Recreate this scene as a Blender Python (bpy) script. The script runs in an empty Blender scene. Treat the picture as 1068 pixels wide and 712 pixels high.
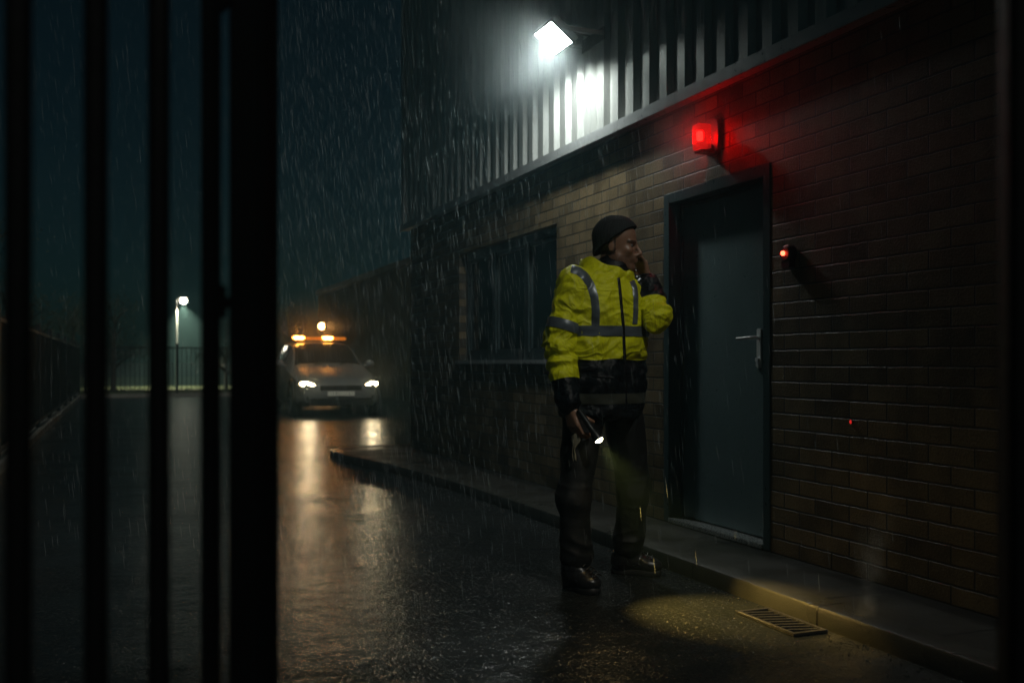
import bpy, bmesh, math, random
import numpy as np
from mathutils import Vector, Matrix, noise
from mathutils.bvhtree import BVHTree

R = math.radians
random.seed(7)
rng = np.random.default_rng(7)
sc = bpy.context.scene
col = sc.collection

# ------------------------------------------------------------------ camera frame
F_PX, CX, HY, CAM_H = 1038.0, 534.0, 377.0, 1.04
YAW = R(21.5)
SY, CY = math.sin(YAW), math.cos(YAW)

def cam2w(X, D, Z):
    return Vector((D * SY + X * CY, D * CY - X * SY, Z))

def dirw(v):
    return Vector((v[1] * SY + v[0] * CY, v[1] * CY - v[0] * SY, v[2]))

def P(px, py, D):
    return np.array([(px - CX) / F_PX * D, D, CAM_H - (py - HY) / F_PX * D])

# ------------------------------------------------------------------ objects helpers
def tag(o, label=None, cat=None, group=None, kind=None):
    if label: o['label'] = label
    if cat: o['category'] = cat
    if group: o['group'] = group
    if kind: o['kind'] = kind
    return o

def empty(name, loc, label=None, cat=None, group=None, rz=0.0):
    o = bpy.data.objects.new(name, None)
    col.objects.link(o)
    o.location = loc
    o.rotation_euler = (0, 0, rz)
    o.empty_display_size = 0.2
    return tag(o, label, cat, group)

def link(name, me, mat=None, parent=None):
    o = bpy.data.objects.new(name, me)
    col.objects.link(o)
    if mat is not None:
        for m in (mat if isinstance(mat, (list, tuple)) else [mat]):
            me.materials.append(m)
    if parent is not None:
        o.parent = parent
    return o

def smooth(me, ang=None):
    me.shade_smooth()
    if ang is not None:
        me.set_sharp_from_angle(angle=R(ang))

class MB:
    """collects simple shapes into ONE mesh"""
    def __init__(self):
        self.v, self.f, self.m = [], [], []
    def add(self, vs, fs, mi=0):
        b = len(self.v)
        self.v += [tuple(p) for p in vs]
        for f in fs:
            self.f.append([i + b for i in f]); self.m.append(mi)
    def box(self, c, s, rot=None, mi=0):
        vs = []
        for dx in (-.5, .5):
            for dy in (-.5, .5):
                for dz in (-.5, .5):
                    p = Vector((dx * s[0], dy * s[1], dz * s[2]))
                    if rot is not None: p = rot @ p
                    vs.append(p + Vector(c))
        self.add(vs, [(0, 1, 3, 2), (4, 6, 7, 5), (0, 4, 5, 1), (2, 3, 7, 6), (0, 2, 6, 4), (1, 5, 7, 3)], mi)
    def bb(self, x0, x1, y0, y1, z0, z1, mi=0):
        self.box(((x0 + x1) / 2, (y0 + y1) / 2, (z0 + z1) / 2), (x1 - x0, y1 - y0, z1 - z0), None, mi)
    def tube(self, pts, rads, seg=12, cap=True, mi=0):
        pts = [Vector(p) for p in pts]
        if not isinstance(rads, (list, tuple)): rads = [rads] * len(pts)
        rings = []
        prev = None
        for i, p in enumerate(pts):
            t = (pts[min(i + 1, len(pts) - 1)] - pts[max(i - 1, 0)]).normalized()
            if prev is None:
                a = Vector((0, 0, 1)) if abs(t.z) < .9 else Vector((1, 0, 0))
                n = t.cross(a).normalized()
            else:
                n = (prev - t * prev.dot(t)).normalized()
            prev = n
            b = t.cross(n)
            rings.append([p + (n * math.cos(2 * math.pi * k / seg) + b * math.sin(2 * math.pi * k / seg)) * rads[i] for k in range(seg)])
        self.rings(rings, cap, mi)
    def rings(self, rings, cap=True, mi=0):
        n = len(rings[0]); vs = [p for r in rings for p in r]; fs = []
        for i in range(len(rings) - 1):
            for k in range(n):
                k2 = (k + 1) % n
                fs.append((i * n + k, i * n + k2, (i + 1) * n + k2, (i + 1) * n + k))
        if cap:
            fs.append(tuple(range(n))[::-1])
            fs.append(tuple((len(rings) - 1) * n + k for k in range(n)))
        self.add(vs, fs, mi)
    def ball(self, c, r, nu=16, nv=10, mi=0):
        if not isinstance(r, (list, tuple)): r = (r, r, r)
        vs = []
        for j in range(nv + 1):
            th = math.pi * j / nv
            for i in range(nu):
                ph = 2 * math.pi * i / nu
                vs.append((c[0] + r[0] * math.sin(th) * math.cos(ph), c[1] + r[1] * math.sin(th) * math.sin(ph), c[2] + r[2] * math.cos(th)))
        fs = []
        for j in range(nv):
            for i in range(nu):
                i2 = (i + 1) % nu
                fs.append((j * nu + i, (j + 1) * nu + i, (j + 1) * nu + i2, j * nu + i2))
        self.add(vs, fs, mi)
    def build(self, name, mat=None, parent=None, sm=None, bevel=0.0, recalc=True):
        me = bpy.data.meshes.new(name)
        me.from_pydata(self.v, [], self.f)
        if any(self.m):
            me.polygons.foreach_set('material_index', self.m)
        if bevel > 0 or recalc:
            bm = bmesh.new(); bm.from_mesh(me)
            bmesh.ops.remove_doubles(bm, verts=bm.verts, dist=1e-6)
            bmesh.ops.recalc_face_normals(bm, faces=bm.faces)
            if bevel > 0:
                es = [e for e in bm.edges if len(e.link_faces) == 2 and e.calc_face_angle(0) > R(40)]
                bmesh.ops.bevel(bm, geom=es, offset=bevel, segments=2, affect='EDGES', clamp_overlap=True)
            bm.to_mesh(me); bm.free()
        if sm is not None: smooth(me, sm)
        return link(name, me, mat, parent)

def copy_tree(o, parent=None):
    c = o.copy(); col.objects.link(c)
    if parent is not None: c.parent = parent
    for ch in list(o.children): copy_tree(ch, c)
    return c

# ------------------------------------------------------------------ materials
class N:
    def __init__(self, name):
        self.m = bpy.data.materials.new(name); self.m.use_nodes = True
        self.t = self.m.node_tree; self.t.nodes.clear()
        self.out = self.t.nodes.new('ShaderNodeOutputMaterial')
    def n(self, typ, **kw):
        x = self.t.nodes.new(typ)
        for k, v in kw.items():
            if k.startswith('i_'):
                key = k[2:]
                key = int(key) if key.isdigit() else key.replace('_', ' ')
                x.inputs[key].default_value = v
            else: setattr(x, k, v)
        return x
    def l(self, a, b): self.t.links.new(a, b)
    def math(self, op, a, b=None, clamp=False):
        x = self.t.nodes.new('ShaderNodeMath'); x.operation = op; x.use_clamp = clamp
        for i, q in enumerate((a, b)):
            if q is None: continue
            if isinstance(q, (int, float)): x.inputs[i].default_value = q
            else: self.l(q, x.inputs[i])
        return x.outputs[0]
    def mix(self, fac, a, b):
        x = self.t.nodes.new('ShaderNodeMix'); x.data_type = 'RGBA'
        for s, q in ((x.inputs[0], fac), (x.inputs[6], a), (x.inputs[7], b)):
            if isinstance(q, (int, float)): s.default_value = q
            elif isinstance(q, (tuple, list)): s.default_value = (*q[:3], 1)
            else: self.l(q, s)
        return x.outputs[2]
    def ramp(self, fac, lo, hi, a=0.0, b=1.0):
        x = self.t.nodes.new('ShaderNodeMapRange')
        x.inputs[1].default_value = lo; x.inputs[2].default_value = hi
        x.inputs[3].default_value = a; x.inputs[4].default_value = b
        self.l(fac, x.inputs[0]); return x.outputs[0]
    def coord(self, kind='Object', scale=None):
        c = self.t.nodes.new('ShaderNodeTexCoord')
        if scale is None: return c.outputs[kind]
        mp = self.t.nodes.new('ShaderNodeMapping'); mp.inputs['Scale'].default_value = scale
        self.l(c.outputs[kind], mp.inputs[0]); return mp.outputs[0]
    def noise(self, vec, scale, detail=4, rough=.55):
        x = self.t.nodes.new('ShaderNodeTexNoise')
        x.inputs['Scale'].default_value = scale; x.inputs['Detail'].default_value = detail; x.inputs['Roughness'].default_value = rough
        self.l(vec, x.inputs['Vector']); return x.outputs['Fac']
    def bump(self, h, dist, strength=1.0, normal=None):
        x = self.t.nodes.new('ShaderNodeBump'); x.inputs['Distance'].default_value = dist
        if isinstance(strength, (int, float)): x.inputs['Strength'].default_value = strength
        else: self.l(strength, x.inputs['Strength'])
        self.l(h, x.inputs['Height'])
        if normal is not None: self.l(normal, x.inputs['Normal'])
        return x.outputs[0]
    def bsdf(self, color, rough=.5, metal=0.0, normal=None, **kw):
        x = self.t.nodes.new('ShaderNodeBsdfPrincipled')
        for s, q in (('Base Color', color), ('Roughness', rough), ('Metallic', metal)):
            if isinstance(q, (int, float)): x.inputs[s].default_value = q
            elif isinstance(q, (tuple, list)): x.inputs[s].default_value = (*q[:3], 1)
            else: self.l(q, x.inputs[s])
        if normal is not None: self.l(normal, x.inputs['Normal'])
        for k, v in kw.items(): x.inputs[k.replace('_', ' ')].default_value = v
        self.l(x.outputs[0], self.out.inputs[0]); return x

def m_plain(name, c, rough=.5, metal=0.0, var=.25, scale=30, bump=.0006, spec=.5):
    q = N(name); co = q.coord()
    f = q.noise(co, scale, 5)
    f2 = q.noise(co, scale * .15, 3)
    cc = q.mix(f2, tuple(v * (1 - var) for v in c), tuple(v * (1 + var) for v in c))
    rr = q.ramp(f, .3, .7, max(rough - .1, .03), min(rough + .1, 1))
    q.bsdf(cc, rr, metal, q.bump(f, bump), Specular_IOR_Level=spec)
    return q.m

def m_emit(name, c, s, base=(.1, .1, .1)):
    q = N(name); b = q.bsdf(base, .3)
    b.inputs['Emission Color'].default_value = (*c, 1); b.inputs['Emission Strength'].default_value = s
    return q.m

def m_brick(name, c1, c2, mortar, rough=.5):
    q = N(name)
    c = q.n('ShaderNodeTexCoord'); s = q.n('ShaderNodeSeparateXYZ'); q.l(c.outputs['Object'], s.inputs[0])
    cb = q.n('ShaderNodeCombineXYZ'); q.l(s.outputs['Y'], cb.inputs[0]); q.l(s.outputs['Z'], cb.inputs[1])
    wob = q.noise(c.outputs['Object'], 18, 3)
    wv = q.n('ShaderNodeVectorMath', operation='ADD'); q.l(cb.outputs[0], wv.inputs[0])
    w2 = q.n('ShaderNodeCombineXYZ'); q.l(q.math('MULTIPLY', q.math('SUBTRACT', wob, .5), .008), w2.inputs[1]); q.l(w2.outputs[0], wv.inputs[1])
    b = q.n('ShaderNodeTexBrick', offset=.5)
    q.l(wv.outputs[0], b.inputs['Vector'])
    b.inputs['Scale'].default_value = 1.0
    b.inputs['Brick Width'].default_value = .236; b.inputs['Row Height'].default_value = .0785
    b.inputs['Mortar Size'].default_value = .0055; b.inputs['Mortar Smooth'].default_value = .35; b.inputs['Bias'].default_value = 0
    b.inputs['Color1'].default_value = (0, 0, 0, 1); b.inputs['Color2'].default_value = (1, 1, 1, 1); b.inputs['Mortar'].default_value = (.5, .5, .5, 1)
    fine = q.noise(c.outputs['Object'], 90, 6, .65); med = q.noise(c.outputs['Object'], 5, 4)
    stain = q.noise(q.coord('Object', (1, 2.2, .5)), 1.6, 5)
    base = q.mix(b.outputs['Color'], c1, c2)
    base = q.mix(q.ramp(fine, .35, .7, 0, .55), base, tuple(v * .55 for v in c1))
    base = q.mix(q.ramp(med, .4, .75, 0, .5), base, tuple(v * 1.25 for v in c2))
    base = q.mix(b.outputs['Fac'], base, mortar)
    base = q.mix(q.ramp(stain, .45, .75, 0, .6), base, tuple(v * .3 for v in c1))
    h = q.math('SUBTRACT', q.math('MULTIPLY', fine, .35), b.outputs['Fac'])
    h = q.math('ADD', h, q.math('MULTIPLY', b.outputs['Color'], .12))
    q.bsdf(base, q.ramp(fine, .3, .7, rough - .12, rough + .15), 0, q.bump(h, .011, 1.0), Specular_IOR_Level=.24)
    return q.m

def m_asphalt():
    q = N('wet_asphalt'); co = q.coord()
    grit = q.n('ShaderNodeTexVoronoi', feature='F1'); grit.inputs['Scale'].default_value = 105; q.l(co, grit.inputs['Vector'])
    fine = q.noise(co, 150, 5, .7); med = q.noise(co, 7, 5)
    big = q.noise(q.coord('Object', (1.25, .6, 1)), 1.5, 6, .62)
    patch = q.noise(q.coord('Object', (1, .5, 1)), .75, 4, .6)
    pud = q.math('MULTIPLY', q.ramp(big, .50, .68), q.ramp(patch, .42, .58))
    dry = q.math('SUBTRACT', 1.0, q.math('MULTIPLY', pud, .72))
    c = q.mix(fine, (.004, .0055, .006), (.018, .021, .021))
    c = q.mix(q.ramp(med, .4, .7), c, (.014, .016, .017))
    stone = q.ramp(grit.outputs['Color'], .55, .95); c = q.mix(q.math('MULTIPLY', stone, .5), c, (.034, .036, .034))
    h = q.math('ADD', q.math('MULTIPLY', grit.outputs['Distance'], -1.0), q.math('MULTIPLY', fine, .45))
    h = q.math('ADD', h, q.math('MULTIPLY', grit.outputs['Color'], .35))
    rough = q.math('ADD', q.math('MULTIPLY', dry, .09), .11)
    n1 = q.bump(q.math('ADD', big, q.math('MULTIPLY', med, .25)), .05, .6)
    ripples = q.noise(co, 22, 3)
    n1 = q.bump(q.noise(q.coord('Object', (.8, 1.3, 1)), 7.5, 3), .014, .55, n1)
    n2 = q.bump(ripples, .0035, .5, n1)
    spark = q.ramp(grit.outputs['Color'], .62, .86, .22, 1.0)
    n3 = q.bump(h, .0075, q.math('MULTIPLY', dry, spark), n2)
    bs = q.bsdf(c, rough, 0, n3)
    bands = q.noise(q.coord('Object', (.55, 1.5, 1)), 1.1, 5, .62)
    q.l(q.ramp(bands, .42, .60, .05, .42), bs.inputs['Specular IOR Level'])
    return q.m

def m_concrete(name, c, joint=None, rough=.35):
    q = N(name); co = q.coord()
    fine = q.noise(co, 130, 6, .7); med = q.noise(co, 6, 5); wet = q.noise(co, 2.2, 4)
    cc = q.mix(med, tuple(v * .6 for v in c), tuple(v * 1.25 for v in c))
    cc = q.mix(q.ramp(fine, .3, .7, 0, .6), cc, tuple(v * .45 for v in c))
    h = q.math('MULTIPLY', fine, .4)
    if joint:
        s = q.n('ShaderNodeSeparateXYZ'); q.l(co, s.inputs[0])
        fy = q.math('FRACT', q.math('DIVIDE', s.outputs['Y'], joint))
        e = q.math('LESS_THAN', q.math('ABSOLUTE', q.math('SUBTRACT', fy, .5)), .006 / joint)
        cc = q.mix(e, cc, (.004, .004, .004)); h = q.math('SUBTRACT', h, e)
    rr = q.ramp(wet, .4, .62, rough + .12, rough - .17)
    q.bsdf(cc, rr, 0, q.bump(h, .006, .8), Specular_IOR_Level=.22)
    return q.m

def m_cladding():
    q = N('grey_steel_cladding'); co = q.coord()
    st = q.noise(q.coord('Object', (6, 6, .35)), 3, 6, .65); f = q.noise(co, 60, 4)
    c = q.mix(st, (.26, .27, .255), (.42, .43, .41))
    c = q.mix(q.ramp(f, .5, .8, 0, .35), c, (.20, .20, .18))
    q.bsdf(c, q.ramp(st, .3, .7, .28, .45), .25, q.bump(q.noise(co, 4, 3), .006, .35))
    return q.m

def m_fabric(name, hi, lo=None, rough=.6, wet=.2, ridges=0.0):
    """hi colour where attribute zone > 0, lo colour where it is < 0"""
    q = N(name); co = q.coord()
    w = q.n('ShaderNodeTexWave', wave_type='BANDS', bands_direction='DIAGONAL'); w.inputs['Scale'].default_value = 160; q.l(co, w.inputs['Vector'])
    f = q.noise(co, 26, 5); f2 = q.noise(co, 7, 4)
    c = q.mix(f2, tuple(v * .72 for v in hi), hi)
    c = q.mix(q.ramp(f, .52, .72, 0, .35), c, tuple(v * .45 for v in hi))
    if lo:
        a = q.n('ShaderNodeAttribute', attribute_name='zone')
        k = q.ramp(a.outputs['Fac'], -.0015, .0015)
        c = q.mix(k, lo, c)
    h = q.math('ADD', q.math('MULTIPLY', w.outputs['Fac'], .08), f)
    def ridge(sc, scale):
        x = q.n('ShaderNodeTexNoise'); x.inputs['Scale'].default_value = scale; x.inputs['Detail'].default_value = 2.5; x.inputs['Distortion'].default_value = .9
        q.l(q.coord('Object', sc), x.inputs['Vector'])
        return q.math('POWER', q.math('SUBTRACT', 1.0, q.math('MULTIPLY', q.math('ABSOLUTE', q.math('SUBTRACT', x.outputs['Fac'], .5)), 4.0), True), 1.6)
    n0 = q.bump(q.math('ADD', ridge((1, 1, 1.5), 4.6), q.math('MULTIPLY', ridge((1.2, 1.2, .8), 9), .35)), .020, ridges)
    q.bsdf(c, q.ramp(f2, .35, .65, rough - wet, rough + .05), 0, q.bump(h, .007, .7, n0), Specular_IOR_Level=.35)
    return q.m

def m_glass_dark(name, c=(.006, .012, .013), rough=.08):
    q = N(name); co = q.coord(); f = q.noise(co, 14, 5)
    q.bsdf(c, q.ramp(f, .35, .7, rough, rough + .14), 0, q.bump(q.noise(co, 70, 3), .0008, .4), Specular_IOR_Level=.6)
    return q.m

M = {}
M['brick'] = m_brick('buff_brick', (.052, .037, .019), (.19, .140, .076), (.034, .030, .024), .50)
M['asphalt'] = m_asphalt()
M['soil'] = m_concrete('wet_dark_soil', (.03, .032, .028), None, .6)
M['paving'] = m_concrete('wet_paving', (.024, .024, .021), .6, .46)
M['kerb'] = m_concrete('wet_kerb_concrete', (.030, .031, .027), .915, .42)
M['fence_kerb'] = m_concrete('pale_kerb_concrete', (.22, .22, .20), 1.2, .5)
M['cladding'] = m_cladding()
M['trim'] = m_plain('grey_flashing', (.30, .31, .31), .35, .3, .15, 20)
M['door'] = m_plain('grey_blue_door_paint', (.085, .125, .130), .36, 0, .18, 45, .0009)
M['frame'] = m_plain('dark_teal_frame_paint', (.030, .052, .056), .35, 0, .2, 40)
M['upvc'] = m_plain('weathered_window_frame', (.024, .036, .038), .35, 0, .2, 30)
M['steel'] = m_plain('brushed_steel', (.55, .56, .55), .28, .9, .1, 120)
M['plate_steel'] = m_plain('satin_steel', (.62, .64, .63), .4, .15, .1, 120)
M['black'] = m_plain('black_gate_paint', (.0014, .002, .0023), .7, 0, .3, 60, spec=.12)
M['black_metal'] = m_plain('black_metal', (.015, .017, .018), .4, .3, .3, 60)
M['iron'] = m_plain('wet_cast_iron', (.014, .014, .014), .5, .2, .3, 90)
M['void'] = m_plain('near_black_void', (.002, .002, .002), .9, 0, .1)  # near-black colour that stands for the dark of unlit hollows
M['glass'] = m_glass_dark('dark_window_glass')
M['car_glass'] = m_glass_dark('car_window_glass', (.008, .010, .010), .05)
M['silver'] = m_plain('silver_car_paint', (.17, .18, .175), .5, .1, .06, 8, .0001)
M['car_plastic'] = m_plain('black_car_plastic', (.012, .012, .013), .45, 0, .2, 50)
M['rubber'] = m_plain('tyre_rubber', (.010, .010, .010), .6, 0, .2, 60)
M['plate'] = m_plain('pale_number_plate', (.85, .85, .75), .4, 0, .1, 60)
M['shed'] = m_plain('dark_shed_sheeting', (.020, .026, .027), .5, 0, .3, 4)
M['housing'] = m_plain('grey_lamp_housing', (.08, .085, .085), .4, .3, .2, 50)
M['wood'] = m_plain('tree_bark', (.03, .025, .02), .8, 0, .3, 25, .003)
M['leaf'] = m_plain('dark_leaves', (.022, .034, .020), .6, 0, .5, 3)
M['grass'] = m_plain('wet_grass', (.060, .078, .038), .6, 0, .45, 2.5, .003)
M['hivis'] = m_fabric('hi_vis_yellow_and_navy', (.82, .84, .013), (.0045, .0075, .010), .52, .18, .62)
M['navy'] = m_fabric('black_waterproof_fabric', (.0075, .009, .011), None, .5, .18)
M['trouser'] = m_fabric('black_trouser_fabric', (.0045, .0052, .006), None, .75, .15)
M['knit'] = m_fabric('dark_knit_wool', (.022, .026, .028), None, .85, .05)
M['reflective'] = m_plain('grey_reflective_tape', (.11, .135, .155), .38, .25, .2, 60)
M['reflective_shaded'] = m_plain('shaded_reflective_tape', (.05, .054, .042), .42, .2, .25, 60)  # same tape darkened for the hem, its dimness put in the colour
M['leather'] = m_plain('black_boot_leather', (.010, .010, .011), .32, 0, .3, 50, .001)
M['sole'] = m_plain('black_boot_sole', (.007, .007, .007), .6, 0, .2, 60)
M['cloth'] = m_fabric('pale_limp_cloth', (.20, .185, .13), None, .8, .1)
M['sclera'] = m_plain('eye_white', (.12, .11, .10), .3, 0, .1)
M['iris'] = m_plain('eye_iris', (.02, .013, .010), .15, 0, .1)
M['flood'] = m_emit('floodlight_led_panel', (.90, 1.0, .94), 75)
M['red_core'] = m_emit('red_beacon_core', (1.0, .022, .018), 210, (.5, .1, .1))
def m_red_lens():
    q = N('red_beacon_glass'); co = q.coord()
    t = q.n('ShaderNodeBsdfTransparent'); t.inputs[0].default_value = (.80, .018, .014, 1)
    e = q.n('ShaderNodeEmission'); e.inputs[0].default_value = (1, .02, .015, 1); e.inputs[1].default_value = .55
    g = q.n('ShaderNodeBsdfGlossy'); g.inputs['Roughness'].default_value = .12; g.inputs[0].default_value = (.05, .04, .04, 1)
    w = q.n('ShaderNodeTexWave', bands_direction='Z'); w.inputs['Scale'].default_value = 40; q.l(co, w.inputs[0])
    a = q.n('ShaderNodeMixShader'); q.l(q.ramp(w.outputs['Fac'], 0, 1, .25, .5), a.inputs[0]); q.l(t.outputs[0], a.inputs[1]); q.l(e.outputs[0], a.inputs[2])
    b = q.n('ShaderNodeAddShader'); q.l(a.outputs[0], b.inputs[0]); q.l(g.outputs[0], b.inputs[1]); q.l(b.outputs[0], q.out.inputs[0]); return q.m
M['red_lens'] = m_red_lens()
M['red_led'] = m_emit('red_led', (1.0, .045, .02), 16, (.4, .01, .01))
M['red_dim'] = m_emit('dim_red_glow', (1.0, .03, .025), .55, (.3, .01, .01))
M['red_case'] = m_plain('dark_red_casing', (.035, .004, .004), .4, 0, .2, 60)
M['head'] = m_emit('headlight_lens', (1.0, .80, .44), 44, (.5, .5, .5))
M['amber'] = m_emit('amber_beacon_lens', (1.0, .36, .05), 52, (.5, .2, .02))
M['amber_core'] = m_emit('amber_wall_lamp_glass', (1.0, .50, .16), 34, (.5, .25, .05))
M['amber_dim'] = m_emit('amber_bar_glow', (1.0, .28, .02), .5, (.4, .12, .01))  # faint glow put on the whole bar body between its lamps
M['street'] = m_emit('street_lamp_glass', (1.0, .93, .72), 30, (.5, .5, .5))
M['torch_lens'] = m_emit('torch_lens', (1.0, .93, .55), 30, (.6, .6, .5))

def m_skin():
    q = N('skin'); co = q.coord(); f = q.noise(co, 120, 4); f2 = q.noise(co, 14, 3)
    c = q.mix(f2, (.225, .122, .077), (.30, .168, .110))
    a = q.n('ShaderNodeAttribute', attribute_name='beard')
    c = q.mix(q.math('MULTIPLY', a.outputs['Fac'], q.ramp(f, .3, .6, .6, 1)), c, (.022, .016, .013))
    b = q.bsdf(c, .42, 0, q.bump(f, .0006, .6), Subsurface_Weight=.08)
    b.inputs['Subsurface Radius'].default_value = (.008, .003, .002)
    return q.m
M['skin'] = m_skin()

def m_rain():
    q = N('rain_water')
    d = q.n('ShaderNodeBsdfDiffuse'); d.inputs[0].default_value = (.62, .70, .72, 1)
    t = q.n('ShaderNodeBsdfTranslucent'); t.inputs[0].default_value = (.62, .70, .72, 1)
    tr = q.n('ShaderNodeBsdfTransparent')
    a = q.n('ShaderNodeMixShader'); a.inputs[0].default_value = .5; q.l(d.outputs[0], a.inputs[1]); q.l(t.outputs[0], a.inputs[2])
    b = q.n('ShaderNodeMixShader'); b.inputs[0].default_value = .33; q.l(tr.outputs[0], b.inputs[1]); q.l(a.outputs[0], b.inputs[2])
    q.l(b.outputs[0], q.out.inputs[0]); return q.m
M['rain'] = m_rain()

# ------------------------------------------------------------------ implicit surfaces
def smin(a, b, k):
    h = np.maximum(k - np.abs(a - b), 0) / k
    return np.minimum(a, b) - h * h * k * .25

class Sdf:
    def __init__(self): self.p = []
    def cone(self, a, b, r1, r2, k=.02): self.p.append(('c', np.array(a, float), np.array(b, float), r1, r2, k, 1))
    def ell(self, c, r, axes=None, k=.02, sign=1):
        self.p.append(('e', np.array(c, float), np.array(r, float), None if axes is None else np.array(axes, float), None, k, sign))
    def mesh(self, h):
        lo, hi = np.full(3, 1e9), np.full(3, -1e9)
        boxes = []
        for q in self.p:
            if q[0] == 'c':
                rr = max(q[3], q[4]); b0 = np.minimum(q[1], q[2]) - rr; b1 = np.maximum(q[1], q[2]) + rr
            else:
                rr = q[2].max(); b0 = q[1] - rr; b1 = q[1] + rr
            boxes.append((b0, b1))
            if q[6] > 0: lo = np.minimum(lo, b0); hi = np.maximum(hi, b1)
        lo = lo - 4 * h; hi = hi + 4 * h
        n = np.ceil((hi - lo) / h).astype(int) + 1
        f = np.full(n, .2, np.float32)
        ax = [lo[i] + h * np.arange(n[i]) for i in range(3)]
        for q, (b0, b1) in zip(self.p, boxes):
            k = q[5]; mg = k + 4 * h
            s = [slice(max(int((b0[i] - mg - lo[i]) / h), 0), min(int((b1[i] + mg - lo[i]) / h) + 2, n[i])) for i in range(3)]
            X, Y, Z = np.meshgrid(ax[0][s[0]], ax[1][s[1]], ax[2][s[2]], indexing='ij')
            p = np.stack([X, Y, Z], -1)
            if q[0] == 'c':
                a, b, r1, r2 = q[1:5]; ba = b - a; L = max(ba @ ba, 1e-9)
                t = np.clip(((p - a) @ ba) / L, 0, 1)
                d = np.linalg.norm(p - a - t[..., None] * ba, axis=-1) - (r1 + (r2 - r1) * t)
            else:
                v = p - q[1]
                if q[3] is not None: v = v @ q[3].T
                k0 = np.linalg.norm(v / q[2], axis=-1); k1 = np.linalg.norm(v / q[2] ** 2, axis=-1)
                d = k0 * (k0 - 1) / np.maximum(k1, 1e-6)
            g = f[s[0], s[1], s[2]]
            if q[6] > 0: f[s[0], s[1], s[2]] = smin(g, d, k)
            else: f[s[0], s[1], s[2]] = -smin(-g, d, k)
        return nets(f, lo, h)

def nets(f, lo, h):
    ins = f < 0
    nx, ny, nz = f.shape
    c = np.zeros((nx - 1, ny - 1, nz - 1), np.int8)
    for dx in (0, 1):
        for dy in (0, 1):
            for dz in (0, 1):
                c += ins[dx:nx - 1 + dx, dy:ny - 1 + dy, dz:nz - 1 + dz]
    act = (c > 0) & (c < 8)
    idx = np.full(act.shape, -1, np.int64); ids = np.argwhere(act); idx[act] = np.arange(len(ids))
    acc = np.zeros((len(ids), 3)); cnt = np.zeros(len(ids))
    I = ids
    for axis in range(3):
        o1, o2 = [a for a in range(3) if a != axis]
        for u in (0, 1):
            for v in (0, 1):
                a = I.copy(); a[:, o1] += u; a[:, o2] += v
                b = a.copy(); b[:, axis] += 1
                fa = f[a[:, 0], a[:, 1], a[:, 2]]; fb = f[b[:, 0], b[:, 1], b[:, 2]]
                m = (fa < 0) != (fb < 0)
                t = np.where(m, fa / np.where(m, fa - fb, 1), 0)
                q = a.astype(float); q[:, axis] += t
                acc[m] += q[m]; cnt[m] += 1
    V = lo + h * acc / cnt[:, None]
    faces = []
    for axis in range(3):
        o1, o2 = [(1, 2), (2, 0), (0, 1)][axis]
        sl0 = [slice(None)] * 3; sl1 = [slice(None)] * 3
        sl0[axis] = slice(0, f.shape[axis] - 1); sl1[axis] = slice(1, None)
        A = ins[tuple(sl0)]; B = ins[tuple(sl1)]
        e = np.argwhere(A != B)
        if not len(e): continue
        e = e[(e[:, o1] > 0) & (e[:, o2] > 0)]
        e = e[(e[:, o1] < f.shape[o1] - 1) & (e[:, o2] < f.shape[o2] - 1)]
        def g(d1, d2):
            q = e.copy(); q[:, o1] -= d1; q[:, o2] -= d2
            return idx[q[:, 0], q[:, 1], q[:, 2]]
        quad = np.stack([g(1, 1), g(0, 1), g(0, 0), g(1, 0)], 1)
        flip = ~A[e[:, 0], e[:, 1], e[:, 2]]
        quad[flip] = quad[flip][:, ::-1]
        faces.append(quad)
    Fq = np.concatenate(faces)
    for it in range(2):                                   # light smoothing
        s = np.zeros_like(V); k = np.zeros(len(V))
        for a in range(4):
            b = (a + 1) % 4
            np.add.at(s, Fq[:, a], V[Fq[:, b]]); np.add.at(k, Fq[:, a], 1)
        V = V * .55 + .45 * s / np.maximum(k, 1)[:, None]
    return V, Fq

def vnormals(V, Fq):
    n = np.cross(V[Fq[:, 2]] - V[Fq[:, 0]], V[Fq[:, 3]] - V[Fq[:, 1]])
    vn = np.zeros_like(V)
    for a in range(4): np.add.at(vn, Fq[:, a], n)
    return vn / np.maximum(np.linalg.norm(vn, axis=1), 1e-9)[:, None]

ORG = cam2w((632 - CX) / F_PX * 4.66, 4.66, 0)           # where the man stands

def to_obj(name, V, Fq, mat, parent, attrs=None, sm=None):
    """V in the camera frame; mesh stored relative to the man's origin"""
    W = np.empty_like(V)
    W[:, 0] = V[:, 1] * SY + V[:, 0] * CY - ORG.x
    W[:, 1] = V[:, 1] * CY - V[:, 0] * SY - ORG.y
    W[:, 2] = V[:, 2]
    me = bpy.data.meshes.new(name)
    me.from_pydata(W.tolist(), [], [tuple(int(i) for i in q) for q in Fq])
    if attrs:
        for k, a in attrs.items():
            at = me.attributes.new(k, 'FLOAT', 'POINT'); at.data.foreach_set('value', np.asarray(a, np.float32))
    smooth(me, sm)
    return link(name, me, mat, parent)

def fold(p, sx, sy, sz, seed=0):
    v = noise.noise(Vector((p[0] * sx + seed, p[1] * sy + seed * 1.7, p[2] * sz)))
    return (1 - abs(v) * 2.2)

def wrinkle(V, Fq, fn):
    vn = vnormals(V, Fq)
    d = np.array([fn(p) for p in V])
    return V + vn * d[:, None]

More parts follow.
